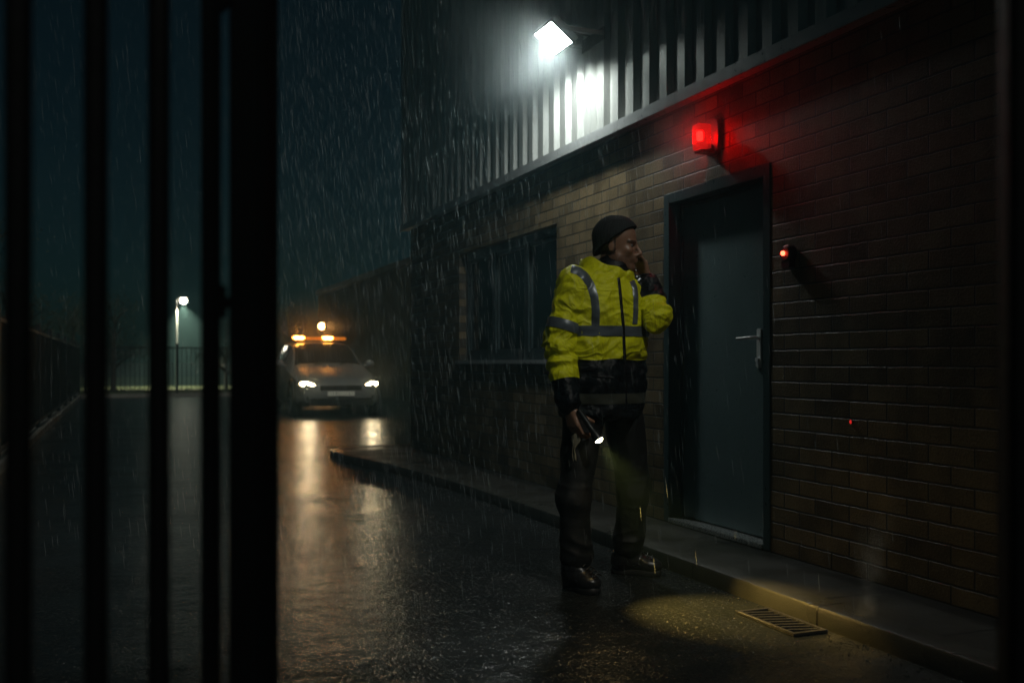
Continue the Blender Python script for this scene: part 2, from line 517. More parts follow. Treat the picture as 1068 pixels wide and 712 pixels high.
# ================================================================== SETTING
def sheet(name, x0, x1, y0, y1, z, mat, nx=1, ny=1):
    mb = MB(); vs = []; fs = []
    for j in range(ny + 1):
        for i in range(nx + 1):
            vs.append((x0 + (x1 - x0) * i / nx, y0 + (y1 - y0) * j / ny, z))
    for j in range(ny):
        for i in range(nx):
            a = j * (nx + 1) + i; fs.append((a, a + 1, a + nx + 2, a + nx + 1))
    mb.add(vs, fs); return mb.build(name, mat, recalc=False)

tag(sheet('ground', -400, 400, -200, 800, -.012, M['soil']), kind='structure')
tag(sheet('yard', -1.05, 14, -8, 31.0, 0, M['asphalt']), kind='structure')
verge = tag(sheet('grass_verge', -30, 40, 31.25, 70, .02, M['grass']), kind='structure')

# pavement with a kerb that bends out at its far end
KX = 2.55
kpts = [(KX, -6), (KX, 4), (KX - .01, 6.2), (KX - .05, 7.6), (2.38, 8.9), (2.22, 9.9), (2.12, 10.5), (2.14, 10.9), (2.35, 11.15), (2.8, 11.3), (3.06, 11.33), (6.0, 11.36)]
def resample(pts, n):
    L = [0]
    for a, b in zip(pts, pts[1:]): L.append(L[-1] + math.dist(a, b))
    out = []
    for i in range(n):
        t = L[-1] * i / (n - 1)
        for k in range(len(pts) - 1):
            if t <= L[k + 1] + 1e-9:
                u = (t - L[k]) / (L[k + 1] - L[k]); out.append(tuple(pts[k][j] * (1 - u) + pts[k + 1][j] * u for j in range(len(pts[0])))); break
    return out
kp = resample(kpts, 90)
mb = MB(); rings = []
for i, p in enumerate(kp):
    a = kp[max(i - 1, 0)]; b = kp[min(i + 1, len(kp) - 1)]
    t = Vector((b[0] - a[0], b[1] - a[1], 0)).normalized(); n = Vector((t.y, -t.x, 0))   # towards the wall
    q = Vector((p[0], p[1], 0))
    prof = [(0.0, -.02), (.003, .066), (.008, .075), (.017, .079), (.125, .08), (.125, -.02)]
    rings.append([q + n * u + Vector((0, 0, w)) for u, w in prof])
mb.rings(rings); tag(mb.build('kerb', M['kerb'], sm=35), kind='structure')
mb = MB(); vs = []; fs = []
for i, p in enumerate(kp):
    a = kp[max(i - 1, 0)]; b = kp[min(i + 1, len(kp) - 1)]
    t = Vector((b[0] - a[0], b[1] - a[1], 0)).normalized(); n = Vector((t.y, -t.x, 0))
    q = Vector((p[0], p[1], 0)) + n * .127
    vs.append((q.x, q.y, .077)); vs.append((6.2, min(p[1], 11.1), .077))
for i in range(len(kp) - 1): fs.append((2 * i, 2 * i + 1, 2 * i + 3, 2 * i + 2))
mb.add(vs, fs); tag(mb.build('pavement', M['paving'], recalc=False), kind='structure')
# kerb of the left hand fence and of the verge
mb = MB(); mb.bb(-1.16, -1.02, -4, 31.0, -.02, .10); tag(mb.build('fence_kerb', M['fence_kerb'], bevel=.012), kind='structure')
mb = MB(); mb.bb(-1.16, 20, 31.05, 31.23, -.02, .10); tag(mb.build('verge_kerb', M['fence_kerb'], bevel=.012), kind='structure')

# grit in the gutter
mb = MB()
for i in range(420):
    y = random.uniform(2.2, 9); x = KX - .01 - abs(random.gauss(0, .10)) - (0.0 if y < 6.5 else .05 * (y - 6.5))
    r = random.uniform(.0015, .0048)
    mb.ball((x, y, r * .5), (r * random.uniform(.8, 1.5), r * random.uniform(.8, 1.5), r * .7), 6, 4)
tag(mb.build('grit', M['kerb']), 'loose grit and crumbs of stone lying in the wet gutter along the kerb', 'grit', kind='stuff')

# ================================================================== MAIN BUILDING
WX = 3.06; YE = 10.9; YS = -5.0; ZC = 2.55
DY0, DY1, DZ0, DZ1 = 4.20, 5.26, .081, 2.045
WY0, WY1, WZ0, WZ1 = 6.85, 9.16, 1.055, 2.08
bld = empty('industrial_building', (WX + 3, 3.5, 0), 'long industrial building with buff brick base and ribbed grey metal cladding above', 'building')
bo = Vector(bld.location)
def badd(mb, name, mat, parent=None, **kw):
    off = bo if parent is None else bo
    mb.v = [(p[0] - off.x, p[1] - off.y, p[2] - off.z) for p in mb.v]
    return mb.build(name, mat, parent or bld, **kw)
mb = MB()
T = .30
def wall(y0, y1, z0, z1): mb.bb(WX, WX + T, y0, y1, z0, z1)
wall(YS, DY0, 0, ZC + .3); wall(DY0, DY1, DZ1, ZC + .3); wall(DY1, WY0, 0, ZC + .3)
wall(WY0, WY1, 0, WZ0 - .03); wall(WY0, WY1, WZ1, ZC + .3); wall(WY1, YE, 0, ZC + .3)
mb.bb(WX + T, 12, YE - T, YE, 0, ZC + .3)
badd(mb, 'brick_wall', M['brick'], recalc=False)
mb = MB(); mb.bb(WX + T + .02, 12, YS, YE - T - .02, -.02, 6.4); badd(mb, 'inner_core', M['void'])
# cladding: trapezoidal ribs
pitch = .205; prof = []
y = YS
CXB, CXT = 3.045, 3.008
while y < YE + .05:
    prof += [(CXB, y), (CXB, y + .075), (CXT, y + .100), (CXT, y + .180)]
    y += pitch
mb = MB(); vs = []; fs = []
for (x, yy) in prof: vs += [(x, yy, ZC + .045), (x, yy, 6.5)]
for i in range(len(prof) - 1): fs.append((2 * i, 2 * i + 2, 2 * i + 3, 2 * i + 1))
mb.add(vs, fs)
yend = prof[-1][1]
px = []; x = CXT
while x < 12: px += [(x, 0), (x + .1, 0), (x + .125, -.03), (x + .18, -.03)]; x += pitch
vs = []; fs = []
for (xx, d) in px: vs += [(xx, yend + .03 + d, ZC + .045), (xx, yend + .03 + d, 6.5)]
for i in range(len(px) - 1): fs.append((2 * i, 2 * i + 1, 2 * i + 3, 2 * i + 2))
mb.add(vs, fs)
badd(mb, 'wall_cladding', M['cladding'], recalc=False)
mb = MB(); mb.bb(2.968, WX + .2, YS, yend + .06, ZC - .02, ZC + .04); mb.bb(2.962, 2.974, YS, yend + .06, ZC - .035, ZC + .028)
badd(mb, 'drip_flashing', M['trim'], bevel=.003)
mb = MB(); mb.bb(2.96, 12.1, YS, yend + .1, 6.46, 6.6); badd(mb, 'roof_edge', M['trim'], bevel=.01)
mb = MB(); mb.bb(2.985, 3.08, yend - .03, yend + .07, ZC + .04, 6.45); badd(mb, 'corner_flashing', M['trim'], bevel=.004)

# door
fr = MB(); fd0, fd1 = WX - .004, WX + .13; w = .062
fr.bb(fd0, fd1, DY0, DY0 + w, DZ0, DZ1); fr.bb(fd0, fd1, DY1 - w, DY1, DZ0, DZ1); fr.bb(fd0, fd1, DY0 + w, DY1 - w, DZ1 - w, DZ1)
fr.bb(WX + .075, fd1, DY0 + w, DY0 + w + .018, DZ0, DZ1 - w); fr.bb(WX + .075, fd1, DY1 - w - .018, DY1 - w, DZ0, DZ1 - w); fr.bb(WX + .075, fd1, DY0 + w, DY1 - w, DZ1 - w - .018, DZ1 - w)
badd(fr, 'door_frame', M['frame'], bevel=.004)
d = MB(); d.bb(WX + .085, WX + .128, DY0 + w + .021, DY1 - w - .021, DZ0 + .035, DZ1 - w - .021)
door = badd(d, 'door', M['door'], bevel=.003)
d = MB()
hy = DY0 + w + .150; hx = WX + .085
d.bb(hx - .008, hx, hy - .021, hy + .021, 1.005, 1.215)
hl = badd(d, 'handle_plate', M['plate_steel'], door, bevel=.004)
d = MB(); d.tube([(hx - .006, hy, 1.165), (hx - .050, hy, 1.165), (hx - .058, hy + .012, 1.165), (hx - .058, hy + .125, 1.163)], [.010, .010, .0095, .008], 10)
badd(d, 'lever', M['plate_steel'], door, sm=40)
d = MB(); d.tube([(hx - .022, hy, 1.05), (hx - .006, hy, 1.05)], .013, 14); d.bb(hx - .017, hx - .006, hy - .012, hy + .012, 1.016, 1.04)
badd(d, 'lock_cylinder', M['plate_steel'], door, sm=40)
for z in (.35, 1.05, 1.75):
    d = MB(); d.tube([(hx - .006, DY1 - w - .021, z - .05), (hx - .006, DY1 - w - .021, z + .05)], .009, 10)
    badd(d, 'hinge', M['frame'], door, sm=40)
d = MB(); d.bb(WX - .012, WX + .14, DY0 + w, DY1 - w, DZ0 + .001, DZ0 + .028); badd(d, 'threshold', M['steel'], bevel=.004)
d = MB(); d.bb(WX + .13, WX + .29, DY0, DY1, DZ0, DZ1); badd(d, 'door_lining', M['void'])

# window: three lights
wn = MB(); fx0, fx1 = WX + .07, WX + .14; fw = .065
wn.bb(fx0, fx1, WY0, WY0 + fw, WZ0, WZ1); wn.bb(fx0, fx1, WY1 - fw, WY1, WZ0, WZ1)
wn.bb(fx0, fx1, WY0 + fw, WY1 - fw, WZ1 - fw, WZ1); wn.bb(fx0, fx1, WY0 + fw, WY1 - fw, WZ0, WZ0 + fw)
lights = [WY0 + fw]
for k in (1, 2):
    yc = WY0 + (WY1 - WY0) * k / 3
    wn.bb(fx0, fx1, yc - .045, yc + .045, WZ0 + fw, WZ1 - fw); lights += [yc - .045, yc + .045]
lights.append(WY1 - fw)
win = badd(wn, 'window', M['upvc'], bevel=.005)
for k in range(3):
    a, b = lights[2 * k], lights[2 * k + 1]
    s = MB(); c = .03
    s.bb(fx0 + .012, fx1 - .01, a, a + c, WZ0 + fw, WZ1 - fw); s.bb(fx0 + .012, fx1 - .01, b - c, b, WZ0 + fw, WZ1 - fw)
    s.bb(fx0 + .012, fx1 - .01, a + c, b - c, WZ0 + fw, WZ0 + fw + c); s.bb(fx0 + .012, fx1 - .01, a + c, b - c, WZ1 - fw - c, WZ1 - fw)
    badd(s, 'sash', M['upvc'], win, bevel=.004)
    g = MB(); g.bb(fx0 + .03, fx0 + .036, a + c, b - c, WZ0 + fw + c, WZ1 - fw - c); badd(g, 'pane', M['glass'], win)
s = MB(); s.bb(WX - .035, WX + .16, WY0 - .04, WY1 + .04, WZ0 - .035, WZ0 - .001); badd(s, 'window_sill', M['trim'], bevel=.005)
s = MB(); s.bb(WX + .15, WX + .28, WY0, WY1, WZ0, WZ1); badd(s, 'window_dark_backing', M['void'])  # near-black block standing in for the unlit room

# floodlight on its bracket
fl = empty('floodlight', (2.70, 6.10, 3.204), 'glaring white LED floodlight on a short arm high on the grey metal cladding', 'floodlight')
tl = R(38)                                   # face: t across (outward edge higher), normal outwards and down
rotf = Matrix.Rotation(tl, 3, 'Y')
mb = MB(); mb.box(rotf @ Vector((0, 0, .030)), (.215, .305, .045), rotf); 
for k in range(7): mb.box(rotf @ Vector((-.08 + k * .027, 0, .062)), (.006, .27, .025), rotf)
mb.build('lamp_housing', M['housing'], fl, bevel=.004)
mb = MB(); 
for sx in (-1, 1): mb.box(rotf @ Vector((sx * .101, 0, .002)), (.012, .305, .016), rotf)
for s_ in (-1, 1): mb.box(rotf @ Vector((0, s_ * .1465, .002)), (.19, .012, .016), rotf)
mb.build('bezel', M['housing'], fl, bevel=.002)
mb = MB(); mb.box(rotf @ Vector((0, 0, .003)), (.188, .278, .008), rotf); mb.build('led_panel', M['flood'], fl)
mb = MB()
for s_ in (-1, 1):
    mb.box((.14, s_ * .165, .02), (.31, .006, .03))
mb.box((.296, 0, .02), (.010, .336, .09)); mb.tube([(.06, .14, .06), (.16, .10, .10), (.30, .04, .06)], .006, 8)
mb.build('bracket', M['housing'], fl, bevel=.002)

# red beacon above the door
bz, by = 2.275, 4.70
bc = empty('alarm_beacon', (WX, by, bz), 'glowing square red beacon on a dark wall plate above the door', 'beacon')
mb = MB(); mb.rings([[Vector((x, .072 * k_ * abs(math.cos(a)) ** .6 * math.copysign(1, math.cos(a)), .105 * k_ * abs(math.sin(a)) ** .6 * math.copysign(1, math.sin(a)))) for a in [2 * math.pi * i / 40 for i in range(40)]] for x, k_ in ((-.003, 1), (-.024, 1), (-.031, .93))]); mb.build('back_plate', M['red_case'], bc, sm=35)
mb = MB(); mb.bb(-.075, -.03, -.032, .032, -.082, -.045); mb.bb(-.118, -.03, -.042, .042, -.092, -.077); mb.build('bracket', M['red_case'], bc, bevel=.006)
mb = MB(); mb.bb(-.128, -.05, -.038, .038, -.075, .064); mb.build('lens', M['red_lens'], bc, bevel=.006)
mb = MB(); mb.bb(-.118, -.088, -.014, .014, -.026, .026); mb.build('bulb', M['red_core'], bc, bevel=.004)
# round sensor with red LED
sn = empty('sensor', (WX, 4.03, 1.565), 'small round wall sensor with a red light on the brick right of the door', 'sensor')
mb = MB(); mb.tube([(-.002, 0, 0), (-.035, 0, 0), (-.045, 0, 0)], [.045, .045, .034], 24); mb.bb(-.04, -.003, -.032, .032, -.07, -.03); mb.build('casing', M['red_case'], sn, bevel=.003)
mb = MB(); mb.ball((-.05, .004, .003), .012, 12, 8); mb.build('led', M['red_led'], sn, sm=60)
# tiny red glint low on the wall, built as a glowing bead
ti = empty('red_glint', (WX, 3.60, .77), 'tiny dim red glint low on the brick wall right of the door, built as a glowing bead', 'light')
mb = MB(); mb.tube([(-.002, 0, 0), (-.007, 0, 0)], .011, 14); mb.build('bezel', M['black_metal'], ti, sm=40)
mb = MB(); mb.ball((-.008, 0, 0), (.006, .0055, .009), 10, 8); mb.build('led', M['red_dim'], ti, sm=60)

# drain grate in the gutter
dg = empty('drain_grate', (KX - .10, 3.30, 0), 'cast iron drain grate in the wet road beside the kerb', 'drain')
mb = MB(); L, Wd = .38, .16
mb.bb(-Wd / 2, Wd / 2, -L / 2, -L / 2 + .02, .001, .012); mb.bb(-Wd / 2, Wd / 2, L / 2 - .02, L / 2, .001, .012)
mb.bb(-Wd / 2, -Wd / 2 + .018, -L / 2 + .02, L / 2 - .02, .001, .012); mb.bb(Wd / 2 - .018, Wd / 2, -L / 2 + .02, L / 2 - .02, .001, .012)
mb.build('frame', M['iron'], dg, bevel=.002)
for k in range(8):
    b = MB(); yk = -L / 2 + .050 + k * .0400
    b.box((0, yk, .0065), (Wd - .04, .017, .009), Matrix.Rotation(R(-16), 3, 'Z')); b.build('bar', M['iron'], dg, bevel=.002)
mb = MB(); mb.bb(-Wd / 2 + .01, Wd / 2 - .01, -L / 2 + .01, L / 2 - .01, -.008, .0025); mb.build('pit_dark', M['void'], dg)  # solid block; the darkness below the bars is put in its colour

# ================================================================== GATE IN FRONT
def gk(k):
    px = (19 + 92.7 * k) / (1 + .1167 * k); D = .914 * (1 + .1167 * k)
    return cam2w((px - CX) / F_PX * D, D, 0)
g3 = gk(3.0)
gd = (gk(4) - gk(0)).normalized(); grot = Matrix.Rotation(math.atan2(gd.y, gd.x), 3, 'Z')
gate = empty('gate', g3, 'black barred steel gate leaf standing open at the left, very close and out of focus', 'gate')
for k in (-4, -3, -2, -1, 0, 1, 2):
    p = gk(k) - g3; b = MB(); b.tube([(p.x, p.y, .14), (p.x, p.y, 1.92)], .0118, 16, mi=0); b.build('bar', M['black'], gate, sm=40)
b = MB(); b.box((0, 0, 1.03), (.019, .02, 1.86), grot); b.build('stile', M['black'], gate, bevel=.003)
p4 = gk(-4.6) - g3
for z in (.12, 1.94):
    b = MB(); b.box((p4 / 2) + Vector((0, 0, z)), (p4.length, .03, .04), grot); b.build('rail', M['black'], gate, bevel=.003)
b = MB(); b.box(Vector((p4.x, p4.y, 1.03)), (.03, .03, 1.86), grot); b.build('stile', M['black'], gate, bevel=.003)
for z in (1.115, 1.50):
    h = MB(); h.box(gd * .022 + Vector((0, 0, z)), (.045, .012, .014), grot); h.tube([gd * .012 + Vector((0, 0, z - .02)), gd * .012 + Vector((0, 0, z + .02))], .0125, 12)
    h.build('hinge', M['black'], gate, sm=40)
pst = gk(3.98); post = empty('gate_post', pst, 'thick square black gate post the barred gate hangs on', 'gate post')
b = MB(); b.box((0, 0, 1.1), (.051, .051, 2.24), grot); b.build('shaft', M['black'], post, bevel=.006)
b = MB(); b.rings([[grot @ Vector((sx * .033, sy * .033, z)) for sx, sy in ((-1, -1), (1, -1), (1, 1), (-1, 1))] for z in (2.22, 2.24)] + [[grot @ Vector((sx * .004, sy * .004, 2.27)) for sx, sy in ((-1, -1), (1, -1), (1, 1), (-1, 1))]]); b.build('cap', M['black'], post)
p2 = cam2w((1106 - CX) / F_PX * 1.0, 1.0, 0)
post2 = empty('gate_post', p2, 'dark gate post cut off by the right edge of the photo', 'gate post')
b = MB(); b.box((0, 0, 1.1), (.105, .105, 2.24), Matrix.Rotation(-YAW - R(20), 3, 'Z')); b.build('shaft', M['black'], post2, bevel=.006)
b = MB(); b.box((0, 0, 2.235), (.13, .13, .04), Matrix.Rotation(-YAW - R(20), 3, 'Z')); b.build('cap', M['black'], post2, bevel=.012)

# ================================================================== FENCES
def fence(name, a, b, label, bay=2.45, h=1.5, z0=.1):
    a = Vector((*a, 0)); b = Vector((*b, 0)); L = (b - a).length; d = (b - a).normalized()
    n = max(1, round(L / bay)); root = empty(name, (a + b) / 2, label, 'fence'); o = (a + b) / 2
    rot = Matrix.Rotation(math.atan2(d.y, d.x), 3, 'Z')
    for i in range(n + 1):
        p = a + d * (L * i / n) - o
        q = MB(); q.box(p + Vector((0, 0, h / 2 + .04)), (.06, .06, h + .08), rot); q.build('post', M['black_metal'], root, bevel=.004)
    for i in range(n):
        p0 = L * i / n; p1 = L * (i + 1) / n; q = MB()
        for z in (z0 + .09, h - .05): q.box(a + d * ((p0 + p1) / 2) - o + Vector((0, 0, z)), (p1 - p0 - .064, .035, .035), rot)
        m = int((p1 - p0) / .125)
        for k in range(1, m):
            q.box(a + d * (p0 + (p1 - p0) * k / m) - o + Vector((0, 0, (z0 + h) / 2 + .02)), (.018, .018, h - z0 - .06), rot)
        q.build('panel', M['black_metal'], root)
    return root
fence('side_fence', (-1.09, 3.0), (-1.09, 31.0), 'black railing fence running along the low kerb on the left side of the yard')
fence('rear_fence', (-.9, 31.14), (14, 31.14), 'black railing fence across the far end of the yard before the lit grass', 2.6)
# red reflector on the rear fence, its shine built in as emission
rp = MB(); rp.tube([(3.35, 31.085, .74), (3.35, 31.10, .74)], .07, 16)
tag(rp.build('reflector', M['red_dim']), 'round red reflector, glowing by itself, on the rear railing fence below the street lamp', 'reflector')

# ================================================================== STREET LAMP
lx, ly = 2.30, 38.3
slp = cam2w((184 - CX) / F_PX * 38.0, 38.0, 0)
st = empty('street_lamp', slp, 'single white street lamp glowing on a pole beyond the rear fence', 'street lamp')
zt = CAM_H + (HY - 312) / F_PX * 38.0
b = MB(); b.tube([(0, 0, 0), (0, 0, 1.0), (0, 0, zt)], [.07, .055, .045], 14); b.build('pole', M['housing'], st, sm=40)
rt = Vector((CY, -SY, 0))
b = MB(); b.tube([Vector((0, 0, zt - .05)), rt * .08 + Vector((0, 0, zt + .02)), rt * .24 + Vector((0, 0, zt + .05))], .03, 10); b.box(rt * .27 + Vector((0, 0, zt + .07)), (.36, .2, .05), Matrix.Rotation(-YAW, 3, 'Z')); b.build('arm', M['trim'], st, sm=40)
b = MB(); b.ball(rt * .27 + Vector((0, 0, zt - .06)), (.135, .135, .125), 16, 10); b.build('lamp_glass', M['street'], st, sm=60)

# ================================================================== SHED BEHIND THE CAR
shed = empty('dark_shed', (9, 24, 0), 'long low dark shed behind the parked car with an amber lamp on its side', 'shed')
sX = 6.3
b = MB(); b.bb(sX - 9, sX + 6 - 9, 15 - 24, 34 - 24, 0, 3.30); b.build('wall', M['shed'], shed)
b = MB(); b.bb(sX - .08 - 9, sX + 6.1 - 9, 14.9 - 24, 34.1 - 24, 3.30, 3.46); b.build('roof', M['shed'], shed, bevel=.01)
b = MB()
for k in range(95): b.bb(sX - .025 - 9, sX - .001 - 9, 15.05 + k * .2 - 24, 15.12 + k * .2 - 24, .1, 3.28)
b.build('wall_ribs', M['shed'], shed)
lampw = empty('wall_lamp', (sX - .03, 32.6, 2.2), 'round amber lamp on the dark shed wall above the car', 'lamp')
b = MB(); b.tube([(0, 0, 0), (-.06, 0, 0)], .13, 18); b.build('base', M['black_metal'], lampw, sm=40)
b = MB(); b.ball((-.12, 0, 0), .115, 16, 10); b.build('globe', M['amber_core'], lampw, sm=60)

# ================================================================== CAR
CARX, CARY = 3.93, 20.9
car = empty('parked_car', (CARX, CARY, 0), 'silver hatchback with headlights on and an amber light bar on its roof', 'car')
# y, zbottom, zbelt, ztop, halfwidth, half top width
ST = [(-2.00, .30, .50, .58, .56, .50), (-1.93, .22, .58, .67, .70, .62), (-1.78, .19, .64, .74, .79, .68), (-1.45, .18, .72, .83, .82, .70), (-1.10, .18, .78, .90, .83, .71),
      (-.78, .18, .84, .96, .835, .71), (-.35, .18, .90, 1.245, .835, .63), (.02, .18, .93, 1.415, .835, .585), (.5, .18, .94, 1.465, .835, .58), (1.1, .18, .95, 1.455, .83, .575),
      (1.6, .18, .96, 1.40, .82, .56), (1.88, .22, .96, 1.12, .79, .58), (1.98, .26, .88, .97, .75, .60), (2.02, .35, .72, .80, .70, .58)]
def ring_half(s):
    y, zb, zl, zt, w, wt = s
    return [(0, zb), (w * .84, zb), (w * .97, zb + .08), (w, zb + (zl - zb) * .55), (w * .965, zl), (wt, zt - .045), (wt * .84, zt - .008), (wt * .4, zt + .008), (0, zt + .012)]
rings = []
for s in ST:
    hp = ring_half(s); full = [(x, z) for x, z in hp] + [(-x, z) for x, z in hp[-2:0:-1]]
    rings.append([Vector((x, s[0], z)) for x, z in full])
b = MB(); b.rings(rings); b.build('body', M['silver'], car, sm=30)
def pt(i, k, sgn): 
    x, z = ring_half(ST[i])[k]; return Vector((x * sgn, ST[i][0], z))
def patch(c00, c10, c11, c01, inset, off, name, mat):
    ps = []
    c = (c00 + c10 + c11 + c01) / 4
    n = (c10 - c00).cross(c01 - c00).normalized()
    ref = c - Vector((0, .3, .6))
    if n.dot(ref) < 0: n = -n
    for q in (c00, c10, c11, c01): ps.append(q + (c - q) * inset + n * off)
    m = MB(); m.add(ps + [q - n * .01 for q in ps], [(0, 1, 2, 3), (7, 6, 5, 4), (0, 4, 5, 1), (1, 5, 6, 2), (2, 6, 7, 3), (3, 7, 4, 0)])
    return m.build(name, mat, car)
# windscreen as one curved pane through the cowl and header stations
m = MB(); R_ = []
for (i, t) in ((5, .12), (5, .55), (6, 0), (6, .5), (6, .93)):
    row = []
    for sgn, ks in ((-1, (5, 6, 7)), (1, (8, 7, 6, 5))):
        for k in ks:
            a = pt(i, k, sgn); bq = pt(i + 1, k, sgn); q = a.lerp(bq, t); q.x *= .955; row.append(q + Vector((0, -.010, .012)))
    R_.append(row)
vs = [q for r in R_ for q in r]; nn = len(R_[0]); fs = [(i * nn + k, i * nn + k + 1, (i + 1) * nn + k + 1, (i + 1) * nn + k) for i in range(len(R_) - 1) for k in range(nn - 1)]
m.add(vs, fs); m.build('windscreen', M['car_glass'], car, sm=60, recalc=False)
for sgn in (-1, 1):
    patch(pt(7, 4, sgn), pt(8, 4, sgn), pt(8, 5, sgn), pt(7, 5, sgn), .12, .008, 'side_window', M['car_glass'])
    patch(pt(8, 4, sgn), pt(9, 4, sgn), pt(9, 5, sgn), pt(8, 5, sgn), .12, .008, 'side_window', M['car_glass'])
    m = MB(); m.ball((sgn * .93, -.42, 1.0), (.10, .055, .075), 14, 8); m.tube([(sgn * .80, -.45, .95), (sgn * .90, -.43, .97)], .022, 8); m.build('wing_mirror', M['silver'], car, sm=60)
    # headlight: swept almond lens
    m = MB(); ring1 = []; ring2 = []
    for k in range(20):
        a = 2 * math.pi * k / 20; u = math.cos(a); v = math.sin(a)
        x = .615 + u * .135; z = .60 + v * .052 * (1 - .35 * max(0, -u)) + u * .018
        ydep = -1.965 + max(0, (x - .48)) ** 2 * 1.5
        ring1.append(Vector((sgn * x, ydep - .012, z))); ring2.append(Vector((sgn * x, ydep + .15, z)))
    m.rings([ring2, ring1]); hd = m.build('headlight', M['head'], car)
    m = MB(); m.ball((sgn * .60, -1.955, .36), (.055, .02, .05), 12, 8); m.build('fog_light', M['car_plastic'], car, sm=60)
m = MB(); m.bb(-.40, .40, -2.022, -1.99, .50, .585); 
m.build('grille', M['car_plastic'], car, bevel=.008)
m = MB(); m.bb(-.62, .62, -2.03, -1.9, .20, .34); m.build('lower_bumper', M['car_plastic'], car, bevel=.03)
m = MB(); m.bb(-.26, .26, -2.036, -2.022, .385, .475); m.build('number_plate', M['plate'], car, bevel=.003)
def wheel(x, y, sgn):
    r = MB(); prof = [(.20, -.09), (.29, -.10), (.315, -.06), (.315, .06), (.29, .10), (.20, .09)]
    rs = [[Vector((x + dx, y + rr * math.cos(2 * math.pi * k / 28), .315 + rr * math.sin(2 * math.pi * k / 28))) for k in range(28)] for rr, dx in prof]
    ty = MB(); ty.rings(rs + [rs[0]], cap=False); wo = ty.build('wheel', M['rubber'], car, sm=40)
    rm = MB(); rm.tube([(x + sgn * .03, y, .315), (x + sgn * .075, y, .315)], .055, 14)
    for k in range(5):
        a = 2 * math.pi * k / 5; dd = Vector((0, math.cos(a), math.sin(a)))
        rm.tube([Vector((x + sgn * .06, y, .315)) + dd * .04, Vector((x + sgn * .07, y, .315)) + dd * .195], [.024, .018], 8)
    rm.tube([(x - .03, y, .315), (x + .03, y, .315)], .20, 24); rm.build('rim', M['steel'], wo, sm=40)
for sgn in (-1, 1):
    wheel(sgn * .76, -1.28, sgn); wheel(sgn * .76, 1.28, sgn)
    for yy in (-1.28, 1.28):
        ar = MB(); pts = [(sgn * .835, yy + .37 * math.cos(R(a)), .315 + .37 * math.sin(R(a))) for a in range(0, 181, 15)]; ar.tube(pts, .022, 8); ar.build('wheel_arch', M['car_plastic'], car, sm=60)
lb = MB(); lb.bb(-.56, .56, .12, .36, 1.495, 1.56); lbo = lb.build('light_bar', M['amber_dim'], car, bevel=.02)
for x in (-.46, .14):
    q = MB(); q.bb(x - .09, x + .13, .09, .30, 1.502, 1.572); q.build('lamp', M['amber'], lbo, bevel=.02)
for x in (-.45, .45):
    q = MB(); q.bb(x - .03, x + .03, .18, .30, 1.45, 1.50); q.build('mounting_foot', M['car_plastic'], lbo, bevel=.004)
for x in (-.28, .22):
    q = MB(); q.tube([(x, -.80, .985), (x + .42, -.64, 1.065)], .010, 6); q.build('wiper', M['car_plastic'], car)

# ================================================================== TREES
def tree(x, y, h, rad, label, seed, dense=1.0):
    rr = random.Random(seed)
    t = empty('tree', (x, y, 0), label, 'tree', 'trees beyond the yard')
    b = MB(); lean = rr.uniform(-.05, .05)
    b.tube([(0, 0, -.05), (lean * .5, 0, h * .25), (lean * 2, lean, h * .55), (lean * 3, lean * 2, h * .86)], [.028 * h, .022 * h, .014 * h, .004 * h], 9)
    tips = []
    for k in range(15):
        z0 = h * rr.uniform(.2, .75); a = rr.uniform(0, 6.283); L = rad * rr.uniform(.55, 1.05) * (1.15 - .55 * z0 / h)
        e = Vector((math.cos(a) * L, math.sin(a) * L, min(z0 + L * rr.uniform(.35, .9), h * .97)))
        mid = e * .5 + Vector((0, 0, z0 * .5 + .04 * h)); b.tube([(lean, 0, z0), mid, e], [.011 * h, .006 * h, .002 * h], 6); tips += [e, mid.lerp(e, .5), mid]
    b.build('trunk', M['wood'], t, sm=60)
    tips += [Vector((lean * 3, 0, h * .92))] * 3
    vs = []; fs = []
    n = int(2600 * dense)
    for i in range(n):
        c = tips[rr.randrange(len(tips))]
        p = c + Vector((rr.gauss(0, 1), rr.gauss(0, 1), rr.gauss(0, .8))) * rad * .20
        if p.z < h * .12: continue
        s = rr.uniform(.022, .05) * (.6 + rad * .35); u = Vector((rr.gauss(0, 1), rr.gauss(0, 1), rr.gauss(0, 1))).normalized(); v = u.orthogonal().normalized()
        k = len(vs); vs += [p - u * s, p + v * s * .5, p + u * s, p - v * s * .5]; fs.append((k, k + 1, k + 2, k + 3))
    me = bpy.data.meshes.new('crown'); me.from_pydata([tuple(q) for q in vs], [], fs); link('crown', me, M['leaf'], t)
TR = [(-3.0, 26.0, 4.6, 1.5, 'tall dark tree behind the railing fence at the far left'),
      (-2.9, 31.5, 3.9, 1.35, 'rounded dark tree second from the left behind the fence corner'),
      (-.2, 35.5, 3.25, 1.2, 'bushy dark tree beyond the rear fence left of the street lamp'),
      (-1.6, 38.5, 3.5, 1.3, 'dark tree standing farther back at the fence corner'),
      (4.75, 35.0, 3.1, 1.15, 'dark tree between the gate post and the parked car'),
      (5.9, 37.5, 3.3, 1.2, 'dark tree peeping out behind the end of the dark shed'),
      (3.6, 37.5, 2.7, 1.0, 'short dark tree hidden mostly by the thick gate post')]
for i, t in enumerate(TR): tree(*t, seed=i + 3)
